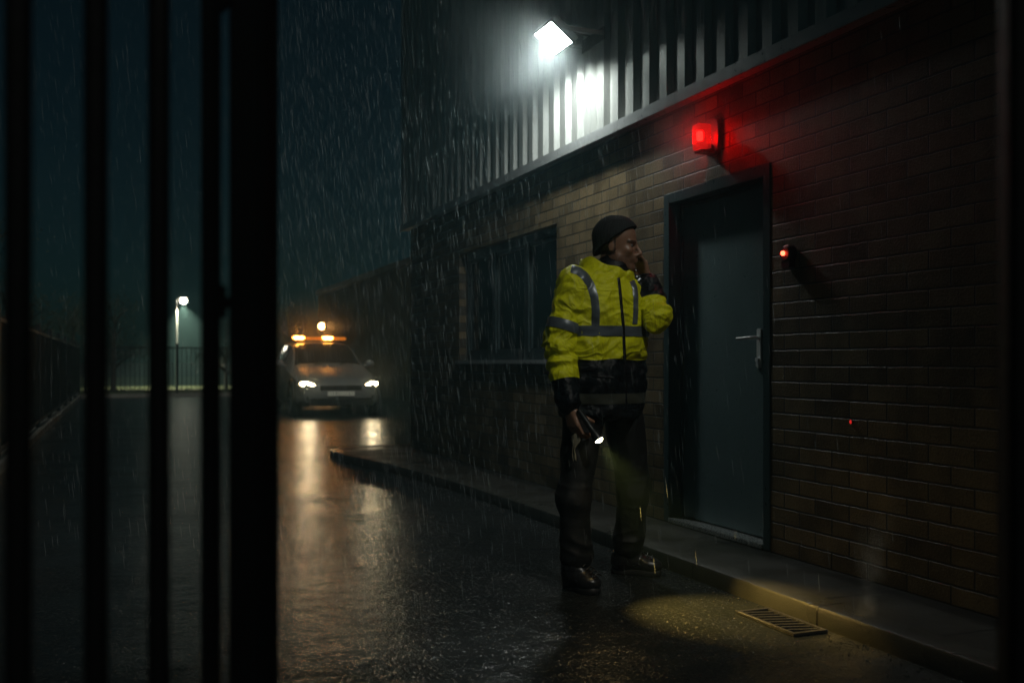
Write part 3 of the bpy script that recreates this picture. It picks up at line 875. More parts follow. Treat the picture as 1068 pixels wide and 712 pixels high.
# grass blades on the lit verge
vs = []; fs = []
for i in range(9000):
    x = random.uniform(-1, 9); y = random.uniform(31.3, 40); hgt = random.uniform(.04, .13); a = random.uniform(0, 6.28); w = .008
    k = len(vs); dx, dy = math.cos(a) * w, math.sin(a) * w
    vs += [(x - dx, y - dy, .02), (x + dx, y + dy, .02), (x + random.uniform(-.03, .03), y + random.uniform(-.03, .03), .02 + hgt)]; fs.append((k, k + 1, k + 2))
me = bpy.data.meshes.new('grass'); me.from_pydata(vs, [], fs)
tag(link('grass', me, M['grass']), 'wet short grass lit by the street lamp beyond the rear fence', 'grass', kind='stuff')

# ================================================================== THE MAN
FD = np.array([.66, -.75, 0]); FD /= np.linalg.norm(FD)      # chest faces right and towards us
RD = np.array([FD[1], -FD[0], 0])                            # his right hand side
UP = np.array([0, 0, 1.0])
TC = np.array([(628 - CX) / F_PX * 4.66, 4.66, 0])           # torso axis

hipR, hipL = P(609, 436, 4.58), P(651, 438, 4.75)
kneeR, kneeL = P(598, 518, 4.52), P(661, 510, 4.80)
ankR, ankL = P(599, 588, 4.53), P(654, 578, 4.88)
shR = TC + RD * .178 + UP * 1.375
shL = TC - RD * .175 + UP * 1.385
elR = P(583, 358, 4.52); wrR = P(594, 424, 4.45)
elL = P(683, 330, 4.60); wrL = P(674, 292, 4.72)
neck = P(636, 287, 4.67)
HC = P(643, 256, 4.66)                                       # head centre
hf = np.array([.95, -.30, -.07]); hf /= np.linalg.norm(hf)   # looks right
hl = np.cross(UP, hf); hl /= np.linalg.norm(hl)              # his left
hu = np.cross(hf, hl)
def H(u, v, w): return HC + hf * u + hl * v + hu * w
HA = np.stack([hf, hl, hu])

def hand(s, wrist, d, pn, th, curl, scale=1.0, spread=.06, thumb_close=.35):
    d = d / np.linalg.norm(d); pn = pn - d * (pn @ d); pn /= np.linalg.norm(pn); th = th - d * (th @ d) - pn * (th @ pn); th /= np.linalg.norm(th)
    offs = (.031, .0105, -.0105, -.030); kl = (.092, .095, .090, .082)
    segs = ((.044, .027, .021), (.049, .031, .022), (.045, .028, .021), (.035, .021, .018)); rad = (.0092, .0094, .0090, .0080)
    kn = []
    for o, L in zip(offs, kl):
        q = wrist + (d * L + th * o) * scale; kn.append(q)
        s.cone(wrist + th * o * .55 * scale + d * .012, q, .0165 * scale, .0118 * scale, .012)
    tips = []
    for i in range(4):
        p = kn[i]; ang = 0; sp = (1.5 - i) * spread
        for j in range(3):
            ang += curl[j] * (1 + .06 * i)
            dd = d * math.cos(ang) + pn * math.sin(ang) + th * sp * math.cos(ang); dd /= np.linalg.norm(dd)
            q = p + dd * segs[i][j] * scale
            r0 = rad[i] * (1 - .08 * j) * scale; s.cone(p, q, r0, r0 * .92, .003); p = q
        tips.append(p)
    p = wrist + (d * .028 + th * .026 + pn * .006) * scale
    dd = d * .66 + th * .62 + pn * .30
    for j, L in enumerate((.042, .033, .026)):
        dd = dd + pn * thumb_close * j - th * .22 * j; dd /= np.linalg.norm(dd)
        q = p + dd * L * scale; s.cone(p, q, (.0135 - .0018 * j) * scale, (.0118 - .0018 * j) * scale, .008 if j == 0 else .003); p = q
    return kn, tips

S = Sdf()
# hidden trunk and limbs
S.ell(TC + UP * 1.22, (.15, .105, .22), np.stack([RD, FD, UP]), .03); S.ell(TC + UP * .93, (.145, .10, .16), np.stack([RD, FD, UP]), .05)
S.cone(TC + UP * 1.36 + RD * .12, TC + UP * 1.36 - RD * .12, .06, .06, .04)
S.cone(shR, elR, .048, .040, .03); S.cone(elR, wrR, .040, .027, .02)
S.cone(shL, elL, .048, .040, .03); S.cone(elL, wrL, .040, .027, .02)
S.cone(hipR, kneeR, .078, .052, .04); S.cone(kneeR, ankR, .052, .038, .03); S.cone(hipL, kneeL, .078, .052, .04); S.cone(kneeL, ankL, .052, .038, .03)
S.cone(ankR, P(600, 600, 4.52), .038, .03, .01); S.cone(ankL, P(656, 588, 4.87), .038, .03, .01)
S.cone(TC + UP * 1.40, neck + UP * .02, .075, .058, .04); S.cone(neck, H(-.015, 0, -.06), .058, .056, .03)
# head
S.ell(H(-.008, 0, .035), (.098, .078, .088), HA, .02); S.ell(H(.026, 0, -.040), (.064, .060, .076), HA, .035)
S.cone(H(.02, .05, -.065), H(.066, .012, -.103), .018, .017, .03); S.cone(H(.02, -.05, -.065), H(.066, -.012, -.103), .018, .017, .03)
S.ell(H(.073, 0, -.102), (.018, .022, .015), HA, .02)
for s_ in (-1, 1):
    S.ell(H(.086, s_ * .030, -.004), (.015, .017, .010), HA, .010, -1)        # eye socket
    S.ell(H(.066, s_ * .043, -.026), (.017, .015, .012), HA, .026)            # cheekbone
    S.cone(H(.084, s_ * .010, .016), H(.072, s_ * .046, .016), .0085, .0075, .012)   # brow
    S.ell(H(.101, s_ * .0115, -.041), (.0085, .0062, .0058), HA, .006)        # nostril
    S.ell(H(-.008, s_ * .071, -.012), (.019, .007, .029), HA, .006)           # ear
S.cone(H(.089, 0, .008), H(.115, 0, -.032), .0065, .0095, .010); S.ell(H(.112, 0, -.036), (.011, .010, .008), HA, .008)
S.ell(H(.083, 0, -.060), (.018, .028, .018), HA, .02)
S.ell(H(.0975, 0, -.0655), (.008, .0155, .0042), HA, .006); S.ell(H(.0955, 0, -.0745), (.0082, .0145, .0050), HA, .006)
# hands
torch_ax = np.array([.53, -.30, -.79]); torch_ax /= np.linalg.norm(torch_ax)
lens = P(625, 459, 4.36)
dR = P(600, 452, 4.43) - wrR
knR, tipR = hand(S, wrR, dR, np.array([.72, .50, 0]), np.array([.66, -.75, -.1]), (.40, .75, .55), .98)
dL = np.array([-.28, .0, .95])
knL, tipL = hand(S, wrL, dL, np.array([-.80, -.45, -.1]), np.array([-.4, .9, .1]), (.38, .75, .6), 1.0, .03, .3)
V, Fq = S.mesh(.0036)
loc = (V - HC) @ HA.T
u, v, w = loc[:, 0], loc[:, 1], loc[:, 2]
head_m = (np.abs(v) < .1) & (w > -.125) & (w < .14) & (np.abs(u) < .13)
beard = np.zeros(len(V))
jaw = head_m & (w < -.048) & (u > -.03) & (w < -.048 - .0 * u)
beard[jaw] = .42
mst = head_m & (w > -.060) & (w < -.047) & (u > .075); beard[mst] = .42
lips = head_m & (u > .088) & (w < -.060) & (w > -.081) & (np.abs(v) < .021); beard[lips] = .12
brow = head_m & (w > .008) & (w < .022) & (u > .06) & (np.abs(v) > .009); beard[brow] = .9
hair = head_m & (u < .012) & (w > -.05) & (np.abs(v) < .076); beard[hair] = .95
man = to_obj('person', V, Fq, M['skin'], None, {'beard': beard})
man.location = ORG
tag(man, 'man in yellow hi-vis jacket and dark beanie, one hand raised to his face', 'person')

def pobj(mb, name, mat, parent, sm=None, bevel=0.0, recalc=True):
    out = []
    for p in mb.v:
        q = cam2w(*p) - ORG; out.append(tuple(q))
    mb.v = out
    return mb.build(name, mat, parent, sm=sm, bevel=bevel, recalc=recalc)

for s_ in (-1, 1):
    e = MB(); e.ball(tuple(H(.0735, s_ * .031, -.003)), .0118, 14, 10); eo = pobj(e, 'eye', M['sclera'], man, sm=60)
    e = MB(); c = H(.0735, s_ * .031, -.003) + hf * .0075; e.ball(tuple(c), (.0055, .0055, .0055), 10, 8); pobj(e, 'iris', M['iris'], eo, sm=60)

# ---- jacket trunk: lofted rings with folds
prof = [(.785, .180, .140), (.80, .196, .152), (.83, .202, .158), (.90, .203, .158), (.98, .206, .160), (1.05, .207, .162), (1.12, .212, .164), (1.20, .216, .166), (1.28, .219, .165), (1.34, .215, .155), (1.385, .195, .138), (1.42, .160, .118), (1.445, .122, .102), (1.465, .095, .090)]
def interp(z):
    zs = [p[0] for p in prof]
    return np.interp(z, zs, [p[1] for p in prof]), np.interp(z, zs, [p[2] for p in prof])
NZ, NT = 120, 128
Vt = []
for i in range(NZ):
    z = .785 + (1.465 - .785) * i / (NZ - 1); a, b_ = interp(z)
    lean = FD * (.012 * math.sin((z - .8) * 3)) 
    for k in range(NT):
        th = 2 * math.pi * k / NT; c, s_ = math.cos(th), math.sin(th); e = 2 / 2.35
        p = TC + lean + RD * (abs(c) ** e * math.copysign(1, c) * a) + FD * (abs(s_) ** e * math.copysign(1, s_) * b_)
        Vt.append([p[0], p[1], z])
Vt = np.array(Vt); Ft = []
for i in range(NZ - 1):
    for k in range(NT):
        k2 = (k + 1) % NT; Ft.append((i * NT + k, i * NT + k2, (i + 1) * NT + k2, (i + 1) * NT + k))
Ft = np.array(Ft)
def trunk_fold(p):
    z = p[2]
    low = max(0, min(1, (1.32 - z) / .3))
    d = .010 * noise.noise(Vector((p[0] * 7, p[1] * 7, z * 5)))
    d += .0085 * fold(p, 13, 13, 5, 21) + .0080 * fold(p, 6, 6, 15, 3) * (.35 + .65 * low) + .0050 * fold(p, 13, 13, 17, 9)
    d += .0035 * noise.noise(Vector((p[0] * 38, p[1] * 38, z * 30)))
    d -= .008 * math.exp(-((z - 1.04) / .02) ** 2)                # pulled in at the colour seam
    return d
vn = vnormals(Vt, Ft)
if (vn[NT * 40] @ (Vt[NT * 40] - TC - UP * Vt[NT * 40][2])) < 0: Ft = Ft[:, ::-1]
Vt = wrinkle(Vt, Ft, trunk_fold)
Fall = [tuple(q) for q in Ft]
Fcap = [tuple(range(NT)), tuple((NZ - 1) * NT + k for k in range(NT))]
zone = Vt[:, 2] - (1.050 + .004 * np.sin(Vt[:, 0] * 30))
jk = to_obj('jacket', Vt, Fall + Fcap, M['hivis'], man, {'zone': zone}, sm=60)
trunk_bvh = BVHTree.FromPolygons(Vt.tolist(), Fall)

def sleeve(sh, el, wr, cuff, zone_fn, seed, name='sleeve', re=.073):
    s = Sdf()
    ax = (wr - el) / np.linalg.norm(wr - el)
    s.cone(sh + (sh - el) * .04, el, .086, re, .03)
    s.cone(el, wr + ax * (cuff - .02), re, .056, .035)
    s.cone(wr + ax * (cuff - .045), wr + ax * cuff, .053, .050, .012)
    V, Fq = s.mesh(.0058)
    bis = ((sh - el) / np.linalg.norm(sh - el) + ax); bis /= max(np.linalg.norm(bis), 1e-6)
    up = (el - sh) / np.linalg.norm(el - sh)
    def fn(p):
        t1 = (p - sh) @ up; t2 = (p - el) @ ax
        near = math.exp(-(((np.linalg.norm(p - el)) - .05) / .11) ** 2)
        t = t1 if t2 < 0 else np.linalg.norm(el - sh) + t2
        d = .008 * noise.noise(Vector((p[0] * 8 + seed, p[1] * 8, p[2] * 8)))
        q = noise.noise(Vector((p[0] * 7 + seed, p[1] * 7, p[2] * 5)))
        ph = t * 78 + q * 5.0 + (p @ bis) * 20
        d += (.0030 + .0125 * near) * math.sin(ph) * (.5 + .5 * noise.noise(Vector((p[0] * 9, p[1] * 9 + seed, p[2] * 9))))
        d += .0075 * fold(p, 11, 11, 16, seed) + .0025 * noise.noise(Vector((p[0] * 40, p[1] * 40, p[2] * 40)))
        return d
    V = wrinkle(V, Fq, fn)
    o = to_obj(name, V, Fq, M['hivis'], jk, {'zone': zone_fn(V)})
    return V, Fq, BVHTree.FromPolygons(V.tolist(), [tuple(int(i) for i in q) for q in Fq])
axR = (wrR - elR) / np.linalg.norm(wrR - elR); axL = (wrL - elL) / np.linalg.norm(wrL - elL)
cutR = P(588, 396, 4.46); VsR, FsR, bvR = sleeve(shR, elR, wrR, -.022, lambda V: -((V - cutR) @ axR), 2.3)
cutL = elL + axL * .075; VsL, FsL, bvL = sleeve(shL, elL, wrL, -.028, lambda V: -((V - cutL) @ axL), 7.7, re=.066)

def band(bvh, ctr, axis, widths, name, mat, rmax=.3, n=96, arc=None, off=.0035):
    axis = axis / np.linalg.norm(axis); a = np.cross(axis, [.3, .5, .8]); a /= np.linalg.norm(a); b = np.cross(axis, a)
    mb = MB(); rows = []
    for t in widths:
        row = []
        for k in range(n):
            th = 2 * math.pi * k / n; d = a * math.cos(th) + b * math.sin(th)
            o = ctr + axis * t
            hit = bvh.ray_cast(Vector(o + d * rmax), Vector(-d), rmax)
            q = np.array(hit[0]) + d * off if hit[0] is not None else o + d * .05
            row.append(q)
        row = np.array(row)
        row = (row + np.roll(row, 1, 0) + np.roll(row, -1, 0)) / 3 
        rows.append([Vector(q) for q in row])
    edge0 = [Vector(np.array(q) + (ctr + axis * widths[0] - np.array(q)) * .06) for q in rows[0]]
    edge1 = [Vector(np.array(q) + (ctr + axis * widths[-1] - np.array(q)) * .06) for q in rows[-1]]
    mb.rings([edge0] + rows + [edge1], cap=False)
    return pobj(mb, name, mat, jk, sm=60)
ws = [-.023, -.012, 0, .012, .023]
band(trunk_bvh, TC + UP * 1.178, UP, ws, 'reflective_band', M['reflective'])
band(trunk_bvh, TC + UP * .872, UP, ws, 'reflective_band', M['reflective_shaded'])
# sleeve bands
cR = elR + (shR - elR) * .30; band(bvR, cR, shR - elR, ws, 'reflective_band', M['reflective'], .16)

CAMP = np.array([0, 0, CAM_H])
def cast(bvh, px, py, off=.003):
    d = P(px, py, 1.0) - CAMP; d /= np.linalg.norm(d)
    hs = [q for q in (b_.ray_cast(Vector(CAMP), Vector(d), 20) for b_ in (bvh if isinstance(bvh, list) else [bvh])) if q[0] is not None]
    if not hs: return None
    h = min(hs, key=lambda q: q[3])
    return np.array(h[0]) + (np.array(h[1]) if np.array(h[1]) @ d < 0 else -np.array(h[1])) * off
def strip(bvh, ctrl, half, name, mat, n=40, off=.0035, cols=4):
    pts = resample(ctrl, n); L = []
    for i, p in enumerate(pts):
        a = pts[max(i - 1, 0)]; b = pts[min(i + 1, n - 1)]; t = np.array([b[0] - a[0], b[1] - a[1]]); t = t / np.linalg.norm(t); nn = np.array([-t[1], t[0]])
        row = []
        for c in range(cols + 1):
            s = -half + 2 * half * c / cols; q = cast(bvh, p[0] + nn[0] * s, p[1] + nn[1] * s, off if 0 < c < cols else off * .4)
            row.append(q)
        if all(q is not None for q in row): L.append(row)
    mb = MB(); vs = [tuple(q) for r in L for q in r]; k = cols + 1
    mb.add(vs, [(i * k + j, i * k + j + 1, (i + 1) * k + j + 1, (i + 1) * k + j) for i in range(len(L) - 1) for j in range(cols)])
    return pobj(mb, name, mat, jk, sm=60)
strip([trunk_bvh, bvR], [(621, 340), (621.5, 324), (620, 310), (616, 297), (610, 288), (603, 282.5), (596, 280.5)], 4.2, 'brace_strip', M['reflective'])
strip(trunk_bvh, [(662, 338), (663, 324), (663, 310), (662, 300), (659, 293)], 2.6, 'brace_strip', M['reflective'])
strip(trunk_bvh, [(645, 290), (647.5, 312), (650, 340), (651.5, 375), (652.5, 400), (653, 427)], 1.5, 'zip', M['navy'], 60, .004)
strip(trunk_bvh, [(618, 392), (640, 394)], 1.2, 'pocket_flap', M['navy'], 20, .004)

# collar: standing ring, high at the nape and open at the throat
def collar(rin, top_off, name, mat, thick):
    n = 72; c0 = TC * 1 + UP * 1.435 + FD * .0 ; c0[:2] = (TC * .45 + neck * .55)[:2]
    ct = P(633, 273, 4.665)
    rows = []
    for j, t in enumerate((0, .2, .4, .6, .8, .93, 1.0, .97, .75, .4, .1)):
        inner = j > 6; row = []
        for k in range(n):
            th = 2 * math.pi * k / n; ang = math.cos(th)                  # 1 at front
            d = FD * math.cos(th) + RD * math.sin(th)
            top = 1.520 - .055 * max(0, ang) ** 1.5 + top_off + .006 * math.sin(5 * th)
            r0, r1 = .128, .112 + .016 * max(0, -ang)
            r = r0 + (r1 - r0) * t + .010 * math.sin(math.pi * t)
            if ang > .955: r -= .012 * (ang - .955) / .045
            if inner: r -= thick
            z = 1.405 + (top - 1.405) * t
            ctr = c0 * (1 - t) + ct * t
            q = np.array([ctr[0], ctr[1], 0]) + d * r
            fo = .006 * noise.noise(Vector((q[0] * 18, q[1] * 18, z * 12)))
            q += d * fo; row.append(Vector((q[0], q[1], z)))
        rows.append(row)
    mb = MB(); mb.rings(rows, cap=False)
    return mb, rows
mbc, rowc = collar(.1, 0, 'collar', None, .022)
co = pobj(mbc, 'collar', M['hivis'], jk, sm=70)
at = co.data.attributes.new('zone', 'FLOAT', 'POINT')
vals = np.ones(len(co.data.vertices), np.float32)
cw = cam2w(*(np.array([P(633, 273, 4.665)[0], 4.665, 1.5]))) - ORG
for i, vv in enumerate(co.data.vertices):
    dx = math.hypot(vv.co.x - cw.x, vv.co.y - cw.y); vals[i] = .02 if dx > .100 or vv.co.z < 1.43 else -.02
at.data.foreach_set('value', vals)
# dark neck warmer inside the collar
s = Sdf(); s.cone(TC + UP * 1.40 + FD * .01, neck + UP * .00 + FD * .012, .098, .086, .02); s.cone(neck + FD * .014, H(.0, 0, -.092), .085, .070, .02)
V, Fq = s.mesh(.006); V = wrinkle(V, Fq, lambda p: .005 * fold(p, 10, 10, 45, 4)); to_obj('neck_warmer', V, Fq, M['navy'], man)

# trousers
s = Sdf()
s.ell(TC + UP * .87, (.182, .142, .105), np.stack([RD, FD, UP]), .05)
s.cone(hipR, kneeR, .093, .070, .018); s.cone(kneeR, P(600, 578, 4.54), .070, .069, .04)
s.cone(hipL, kneeL, .093, .072, .018); s.cone(kneeL, P(655, 567, 4.87), .072, .069, .04)
V, Fq = s.mesh(.0062)
def tf(p):
    d = .010 * noise.noise(Vector((p[0] * 7, p[1] * 7, p[2] * 3.2))) + .0060 * fold(p, 13, 13, 5, 5)
    for kk, sg in ((kneeR, 1), (kneeL, 2)):
        r = np.linalg.norm(p - kk); d += .006 * math.exp(-(r / .12) ** 2) * fold(p, 6, 6, 22, sg)
    low = max(0, 1 - abs(p[2] - .17) / .13); d += .010 * low * fold(p, 7, 7, 17, 8)
    return d
V = wrinkle(V, Fq, tf); to_obj('trousers', V, Fq, M['trouser'], man)

# boots
def boot(ank, heel, toe):
    s = Sdf(); f = toe - heel; f[2] = 0; L = np.linalg.norm(f); f /= L; sd = np.cross(UP, f)
    A = np.stack([f, sd, UP])
    s.cone(ank + UP * .03, heel + f * .03 + UP * .07, .062, .054, .03); s.cone(heel + f * .03 + UP * .07, heel + f * .02 + UP * .045, .054, .044, .02)
    s.cone(heel + f * .06 + UP * .075, toe - f * .05 + UP * .052, .052, .044, .03)
    s.ell(toe - f * .03 + UP * .045, (.062, .050, .042), A, .02)
    s.ell(heel + f * .10 - UP * .065, (.40, .3, .085), A, .006, -1)
    V, Fq = s.mesh(.0048)
    def bf(p):
        t = (p - heel) @ f / L; d = .0016 * noise.noise(Vector(tuple(p * 40)))
        d -= .0035 * math.exp(-((t - .62) / .05) ** 2) * (1 if p[2] > .06 else 0)
        return d + .002 * math.sin(p[2] * 140) * (1 if p[2] > .1 else 0)
    V = wrinkle(V, Fq, bf); bo_ = to_obj('boot', V, Fq, M['leather'], man)
    pts = []
    for k in range(40):
        a = 2 * math.pi * k / 40; c, q = math.cos(a), math.sin(a)
        l = (L / 2 + .028) * (abs(c) ** .8) * math.copysign(1, c); wd = (.050 if c > 0 else .043) * (abs(q) ** .75) * math.copysign(1, q) * (1 - .12 * math.exp(-((c + .1) / .3) ** 2))
        pts.append((heel + toe) / 2 * np.array([1, 1, 0]) + f * l + sd * wd)
    mb = MB(); mb.rings([[Vector((p[0], p[1], z)) + Vector(sc_ * (np.array([p[0], p[1], 0]) - (heel + toe) / 2 * np.array([1, 1, 0]))) for p in pts] for z, sc_ in ((.001, -.04), (.006, 0), (.024, .01), (.030, -.03))])
    pobj(mb, 'sole', M['sole'], bo_, sm=40)
    lc = MB()
    for k in range(4):
        q = heel + f * (.11 + .022 * k) + UP * (.128 - .012 * k); lc.tube([tuple(q - sd * .026 - UP * .008), tuple(q + UP * .004), tuple(q + sd * .026 - UP * .008)], .0032, 6)
    pobj(lc, 'lace', M['sole'], bo_, sm=60)
hR, tR = P(593, 0, 4.57), P(619, 0, 4.46); hR[2] = tR[2] = 0
hL_, tL_ = P(643, 0, 4.90), P(684, 0, 4.85); hL_[2] = tL_[2] = 0
boot(ankR, hR, tR); boot(ankL, hL_, tL_)

# beanie
s = Sdf()
s.ell(H(-.010, 0, .045), (.109, .090, .094), HA, .02)
s.cone(H(-.005, 0, .04), H(-.022, 0, -.03), .090, .086, .03)
cutn = hu * .90 - hf * .0 ; 
pl_n = hu + hf * -.76; pl_n /= np.linalg.norm(pl_n)
pc = H(.095, 0, .026)
s.ell(pc - pl_n * .5 - hf * .1, (.9, .9, .5), np.stack([np.cross(hl, pl_n) * -1, hl, pl_n]), .004, -1)
V, Fq = s.mesh(.0042)
def knit(p):
    q = p - HC; th = math.atan2(q @ hl, q @ hf); hgt = (p - pc) @ pl_n
    d = .0022 * math.sin(th * 44) * (1 if hgt < .05 else .6) + .004 * noise.noise(Vector(tuple(p * 16)))
    d += .006 * max(0, min(1, (.052 - hgt) / .006))                # turned-up cuff
    return d
V = wrinkle(V, Fq, knit); to_obj('beanie', V, Fq, M['knit'], man)

# ---- torch in his lowered hand: a thing of its own
tz = empty('torch', cam2w(*lens), 'lit black torch gripped in the man\'s lowered hand, shining down at the road', 'torch')
TX = dirw(torch_ax).normalized()
def tpt(t): return TX * t
m = MB(); m.tube([tpt(-.165), tpt(-.16), tpt(-.06), tpt(-.055), tpt(-.035), tpt(-.012), tpt(-.002)], [.011, .0135, .0135, .014, .0195, .0215, .0215], 20); m.build('barrel', M['black_metal'], tz, sm=40)
m = MB()
rotq = TX.to_track_quat('Z', 'Y').to_matrix()
rings = []
for a in (0, 20, 40, 60, 78):
    rr = .0185 * math.cos(R(a)); zz = -.003 + .012 * math.sin(R(a)); rings.append([rotq @ Vector((rr * math.cos(2 * math.pi * k / 20), rr * math.sin(2 * math.pi * k / 20), zz)) for k in range(20)])
m.rings(rings); m.build('lens', M['torch_lens'], tz, sm=60)
m = MB(); m.box(rotq @ Vector((.0135, 0, -.075)), (.006, .008, .016), rotq); m.build('switch', M['sole'], tz, bevel=.001)

# pale limp cloth under his hand
c0 = P(600, 453, 4.42); mb = MB(); rows = []
for i in range(22):
    t = i / 21; w = .014 * (1 - .75 * t) * (1 + .5 * math.sin(t * 9)) + .003
    z = c0[2] - .115 * t
    row = []
    for j in range(9):
        s_ = j / 8 - .5
        row.append((c0[0] + s_ * 2 * w * .9 - .006 * t + .004 * math.sin(t * 8), c0[1] + .008 * math.sin(s_ * 9 + t * 5) - .004, z + .006 * math.cos(s_ * 5)))
    rows.append(row)
vs = [p for r in rows for p in r]; mb.add(vs, [(i * 9 + j, i * 9 + j + 1, (i + 1) * 9 + j + 1, (i + 1) * 9 + j) for i in range(21) for j in range(8)])
co_ = cam2w(*c0); mb.v = [tuple(cam2w(*p) - co_) for p in mb.v]
cl = mb.build('cloth', M['cloth'], None, sm=60); cl.location = co_
tag(cl, 'pale limp strip of cloth dangling below the man\'s lowered hand', 'cloth')

# ================================================================== RAIN, STEAM, HAZE, ADDED LAMP HALOS
vs = []; fs = []
def drop(p, L, w, slant):
    k = len(vs); a = random.uniform(0, 3.14); dx, dy = math.cos(a) * w, math.sin(a) * w
    sx, sy = slant
    for t, r in ((0, .25), (.35, 1.0), (.75, .9), (1, .1)):
        c = (p[0] + sx * L * t, p[1] + sy * L * t, p[2] + L * t)
        for q in range(3):
            b = a + q * 2.094; vs.append((c[0] + math.cos(b) * w * r, c[1] + math.sin(b) * w * r, c[2]))
    for t in range(3):
        for q in range(3): q2 = (q + 1) % 3; fs.append((k + t * 3 + q, k + t * 3 + q2, k + t * 3 + 3 + q2, k + t * 3 + 3 + q))
nr = 0
while nr < 11000:
    D = random.uniform(3.6, 24) if random.random() < .66 else random.uniform(4.5, 9.5); px = random.uniform(-20, 1090)
    if random.random() < .5: px = random.uniform(280, 720)
    z = random.uniform(0, 1.05 + .36 * D)
    c = cam2w((px - CX) / F_PX * D, D, z)
    if c.x > 2.9 and c.y < 11.3: continue
    if c.x > 6.1: continue
    if math.hypot(c.x - ORG.x, c.y - ORG.y) < .45 and z < 1.75: continue
    drop(c, random.uniform(.03, .085) * (1 + D / 30), random.uniform(.00028, .00050) * (1 + D / 16), (-.10 + random.gauss(0, .014), .02 + random.gauss(0, .012))); nr += 1
me = bpy.data.meshes.new('rain'); me.from_pydata(vs, [], fs)
tag(link('rain', me, M['rain']), 'fine rain falling through the floodlit air over the whole yard', 'rain', kind='stuff')

def volume_box(name, x0, x1, y0, y1, z0, z1, mat):
    mb = MB(); c = Vector(((x0 + x1) / 2, (y0 + y1) / 2, z0)); mb.bb(x0 - c.x, x1 - c.x, y0 - c.y, y1 - c.y, 0, z1 - z0)
    o = mb.build(name, mat); o.location = c; return o
q = N('rain_haze'); v_ = q.n('ShaderNodeVolumePrincipled')
v_.inputs['Color'].default_value = (.48, .90, 1.0, 1); v_.inputs['Density'].default_value = .0060; v_.inputs['Anisotropy'].default_value = .55
q.l(v_.outputs[0], q.out.inputs['Volume'])
tag(volume_box('haze', -14, 13, -1.5, 52, -.005, 9, q.m), kind='structure')
q = N('steam'); v_ = q.n('ShaderNodeVolumePrincipled'); v_.inputs['Color'].default_value = (.9, .88, .75, 1); v_.inputs['Anisotropy'].default_value = .2
co = q.coord(); sx = q.n('ShaderNodeSeparateXYZ'); q.l(co, sx.inputs[0])
z = sx.outputs['Z']
cx = q.math('SUBTRACT', sx.outputs['X'], q.math('ADD', q.math('MULTIPLY', z, .22), q.math('MULTIPLY', q.math('SINE', q.math('MULTIPLY', z, 13)), .028)))
cy = q.math('ADD', sx.outputs['Y'], q.math('MULTIPLY', z, .12))
rr = q.math('SQRT', q.math('ADD', q.math('MULTIPLY', cx, cx), q.math('MULTIPLY', cy, cy)))
wd = q.math('ADD', q.math('MULTIPLY', z, .13), .035)
body = q.math('SUBTRACT', 1.0, q.math('DIVIDE', rr, wd), True)
nz = q.noise(q.coord('Object', (1, 1, .7)), 13, 5, .6)
den = q.math('MULTIPLY', q.math('MULTIPLY', body, q.ramp(nz, .42, .72)), q.ramp(z, 0.48, .08))
den = q.math('MULTIPLY', den, 13); q.l(den, v_.inputs['Density']); q.l(v_.outputs[0], q.out.inputs['Volume'])
tag(volume_box('steam', 2.30, 2.86, 2.80, 3.24, .008, .55, q.m), 'faint wisp of steam rising beside the drain grate at the kerb', 'steam', kind='stuff')

def halo_volume(name, c, r, dens, colr, squash=1.0):  # dense ball of volume added around a lamp to give it a halo
    q = N('halo_volume'); v = q.n('ShaderNodeVolumePrincipled'); v.inputs['Color'].default_value = (*colr, 1); v.inputs['Anisotropy'].default_value = .3
    m = MB(); m.ball((0, 0, 0), (r, r, r * squash), 20, 12); o = m.build(name, q.m); o.location = c
    vm = q.n('ShaderNodeVectorMath', operation='LENGTH'); q.l(q.coord('Object', (1 / r, 1 / r, 1 / (r * squash))), vm.inputs[0])
    k = q.math('SUBTRACT', 1.0, vm.outputs['Value'], True)
    q.l(q.math('MULTIPLY', q.math('MULTIPLY', k, k), dens), v.inputs['Density']); q.l(v.outputs[0], q.out.inputs['Volume'])
    return tag(o, None, None, None, 'structure')
halo_volume('floodlight_halo', (2.58, 6.08, 3.20), .80, .24, (.88, .98, 1.0))
halo_volume('beacon_halo', (WX - .13, by + .03, bz), .36, .8, (1.0, .9, .9))
halo_volume('headlight_halo', (CARX - .3, CARY - 2.6, .95), 2.3, .055, (1.0, .93, .8), .40)
halo_volume('light_bar_halo', (CARX - .15, CARY - .1, 1.62), 1.35, .20, (1.0, .9, .75), .7)
# ================================================================== LIGHT
wd = bpy.data.worlds.new('World'); sc.world = wd; wd.use_nodes = True
nt = wd.node_tree; bg = nt.nodes['Background']
sky = nt.nodes.new('ShaderNodeTexSky'); sky.sky_type = 'NISHITA'; sky.sun_disc = False
sun_dir = Vector((.0, .70, -.71)).normalized()                # the way the light travels
el_ = math.asin(-sun_dir.z); az = math.atan2(-sun_dir.x, -sun_dir.y)
sky.sun_elevation = el_; sky.sun_rotation = az
mx = nt.nodes.new('ShaderNodeMix'); mx.data_type = 'RGBA'; mx.blend_type = 'MULTIPLY'; mx.inputs[0].default_value = 1
mx.inputs[7].default_value = (.26, .86, .92, 1)
nt.links.new(sky.outputs[0], mx.inputs[6]); nt.links.new(mx.outputs[2], bg.inputs[0]); bg.inputs[1].default_value = .0015

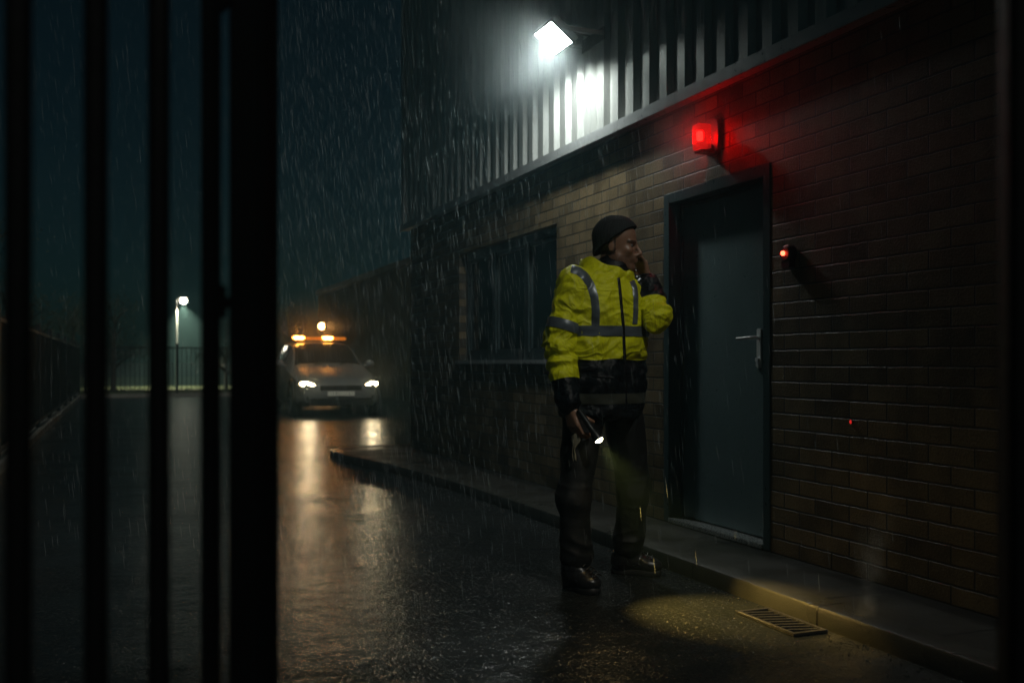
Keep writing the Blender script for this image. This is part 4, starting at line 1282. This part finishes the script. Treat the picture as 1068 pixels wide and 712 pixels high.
def light(name, typ, loc, d=None, **kw):
    L = bpy.data.lights.new(name, typ); o = bpy.data.objects.new(name, L); col.objects.link(o); o.location = loc
    if d is not None: o.rotation_euler = Vector(d).to_track_quat('-Z', 'Y').to_euler()
    for k, v in kw.items(): setattr(L, k, v)
    return o
light('fill_sun', 'SUN', (0, -5, 8), sun_dir, energy=.64, angle=R(.5), color=(1.0, .97, .85))  # unseen fill added from behind the camera to light the jacket
light('floodlight_beam', 'SPOT', fl.location + rotf @ Vector((0, 0, -.012)), (.06, .30, -1), energy=135, color=(.93, 1.0, .96), spot_size=R(160), spot_blend=.62, shadow_soft_size=.09)
light('torch_beam', 'SPOT', cam2w(*(lens + torch_ax * .016)), TX, energy=140, color=(1.0, .63, .15), spot_size=R(56), spot_blend=.9, shadow_soft_size=.012)
light('torch_spill', 'SPOT', cam2w(*(lens + torch_ax * .020)), TX, energy=1.9, color=(1.0, .66, .24), spot_size=R(150), spot_blend=.8, shadow_soft_size=.012)
for sgn in (-1, 1):
    light('headlight_beam', 'SPOT', (CARX + sgn * .615, CARY - 2.02, .60), (-.06 * 1, -1, -.055), energy=14, color=(1.0, .82, .5), spot_size=R(70), spot_blend=.8, shadow_soft_size=.05)
light('street_lamp_light', 'SPOT', slp + rt * .27 + Vector((0, 0, zt - .21)), (.05, .12, -1), energy=4200, color=(1.0, .90, .62), spot_size=R(118), spot_blend=.5, shadow_soft_size=.1)

# ================================================================== CAMERA
cd = bpy.data.cameras.new('camera'); co = bpy.data.objects.new('camera', cd); col.objects.link(co)
co.location = (0, 0, CAM_H); co.rotation_euler = (R(90), 0, -YAW)
cd.sensor_width = 36; cd.lens = 36 * F_PX / 1068; cd.shift_y = (HY - 356) / 1068
cd.clip_start = .02; cd.clip_end = 2000
cd.dof.use_dof = True; cd.dof.focus_distance = 4.75; cd.dof.aperture_fstop = 2.5
sc.camera = co
sc.view_settings.view_transform = 'Standard'; sc.view_settings.look = 'None'; sc.view_settings.exposure = 0; sc.view_settings.gamma = 1
cy = sc.cycles
cy.use_denoising = True
try: cy.denoiser = 'OPENIMAGEDENOISE'
except Exception: pass
cy.volume_bounces = 0; cy.max_bounces = 6; cy.diffuse_bounces = 2; cy.glossy_bounces = 3; cy.transparent_max_bounces = 16
cy.sample_clamp_indirect = 4.0
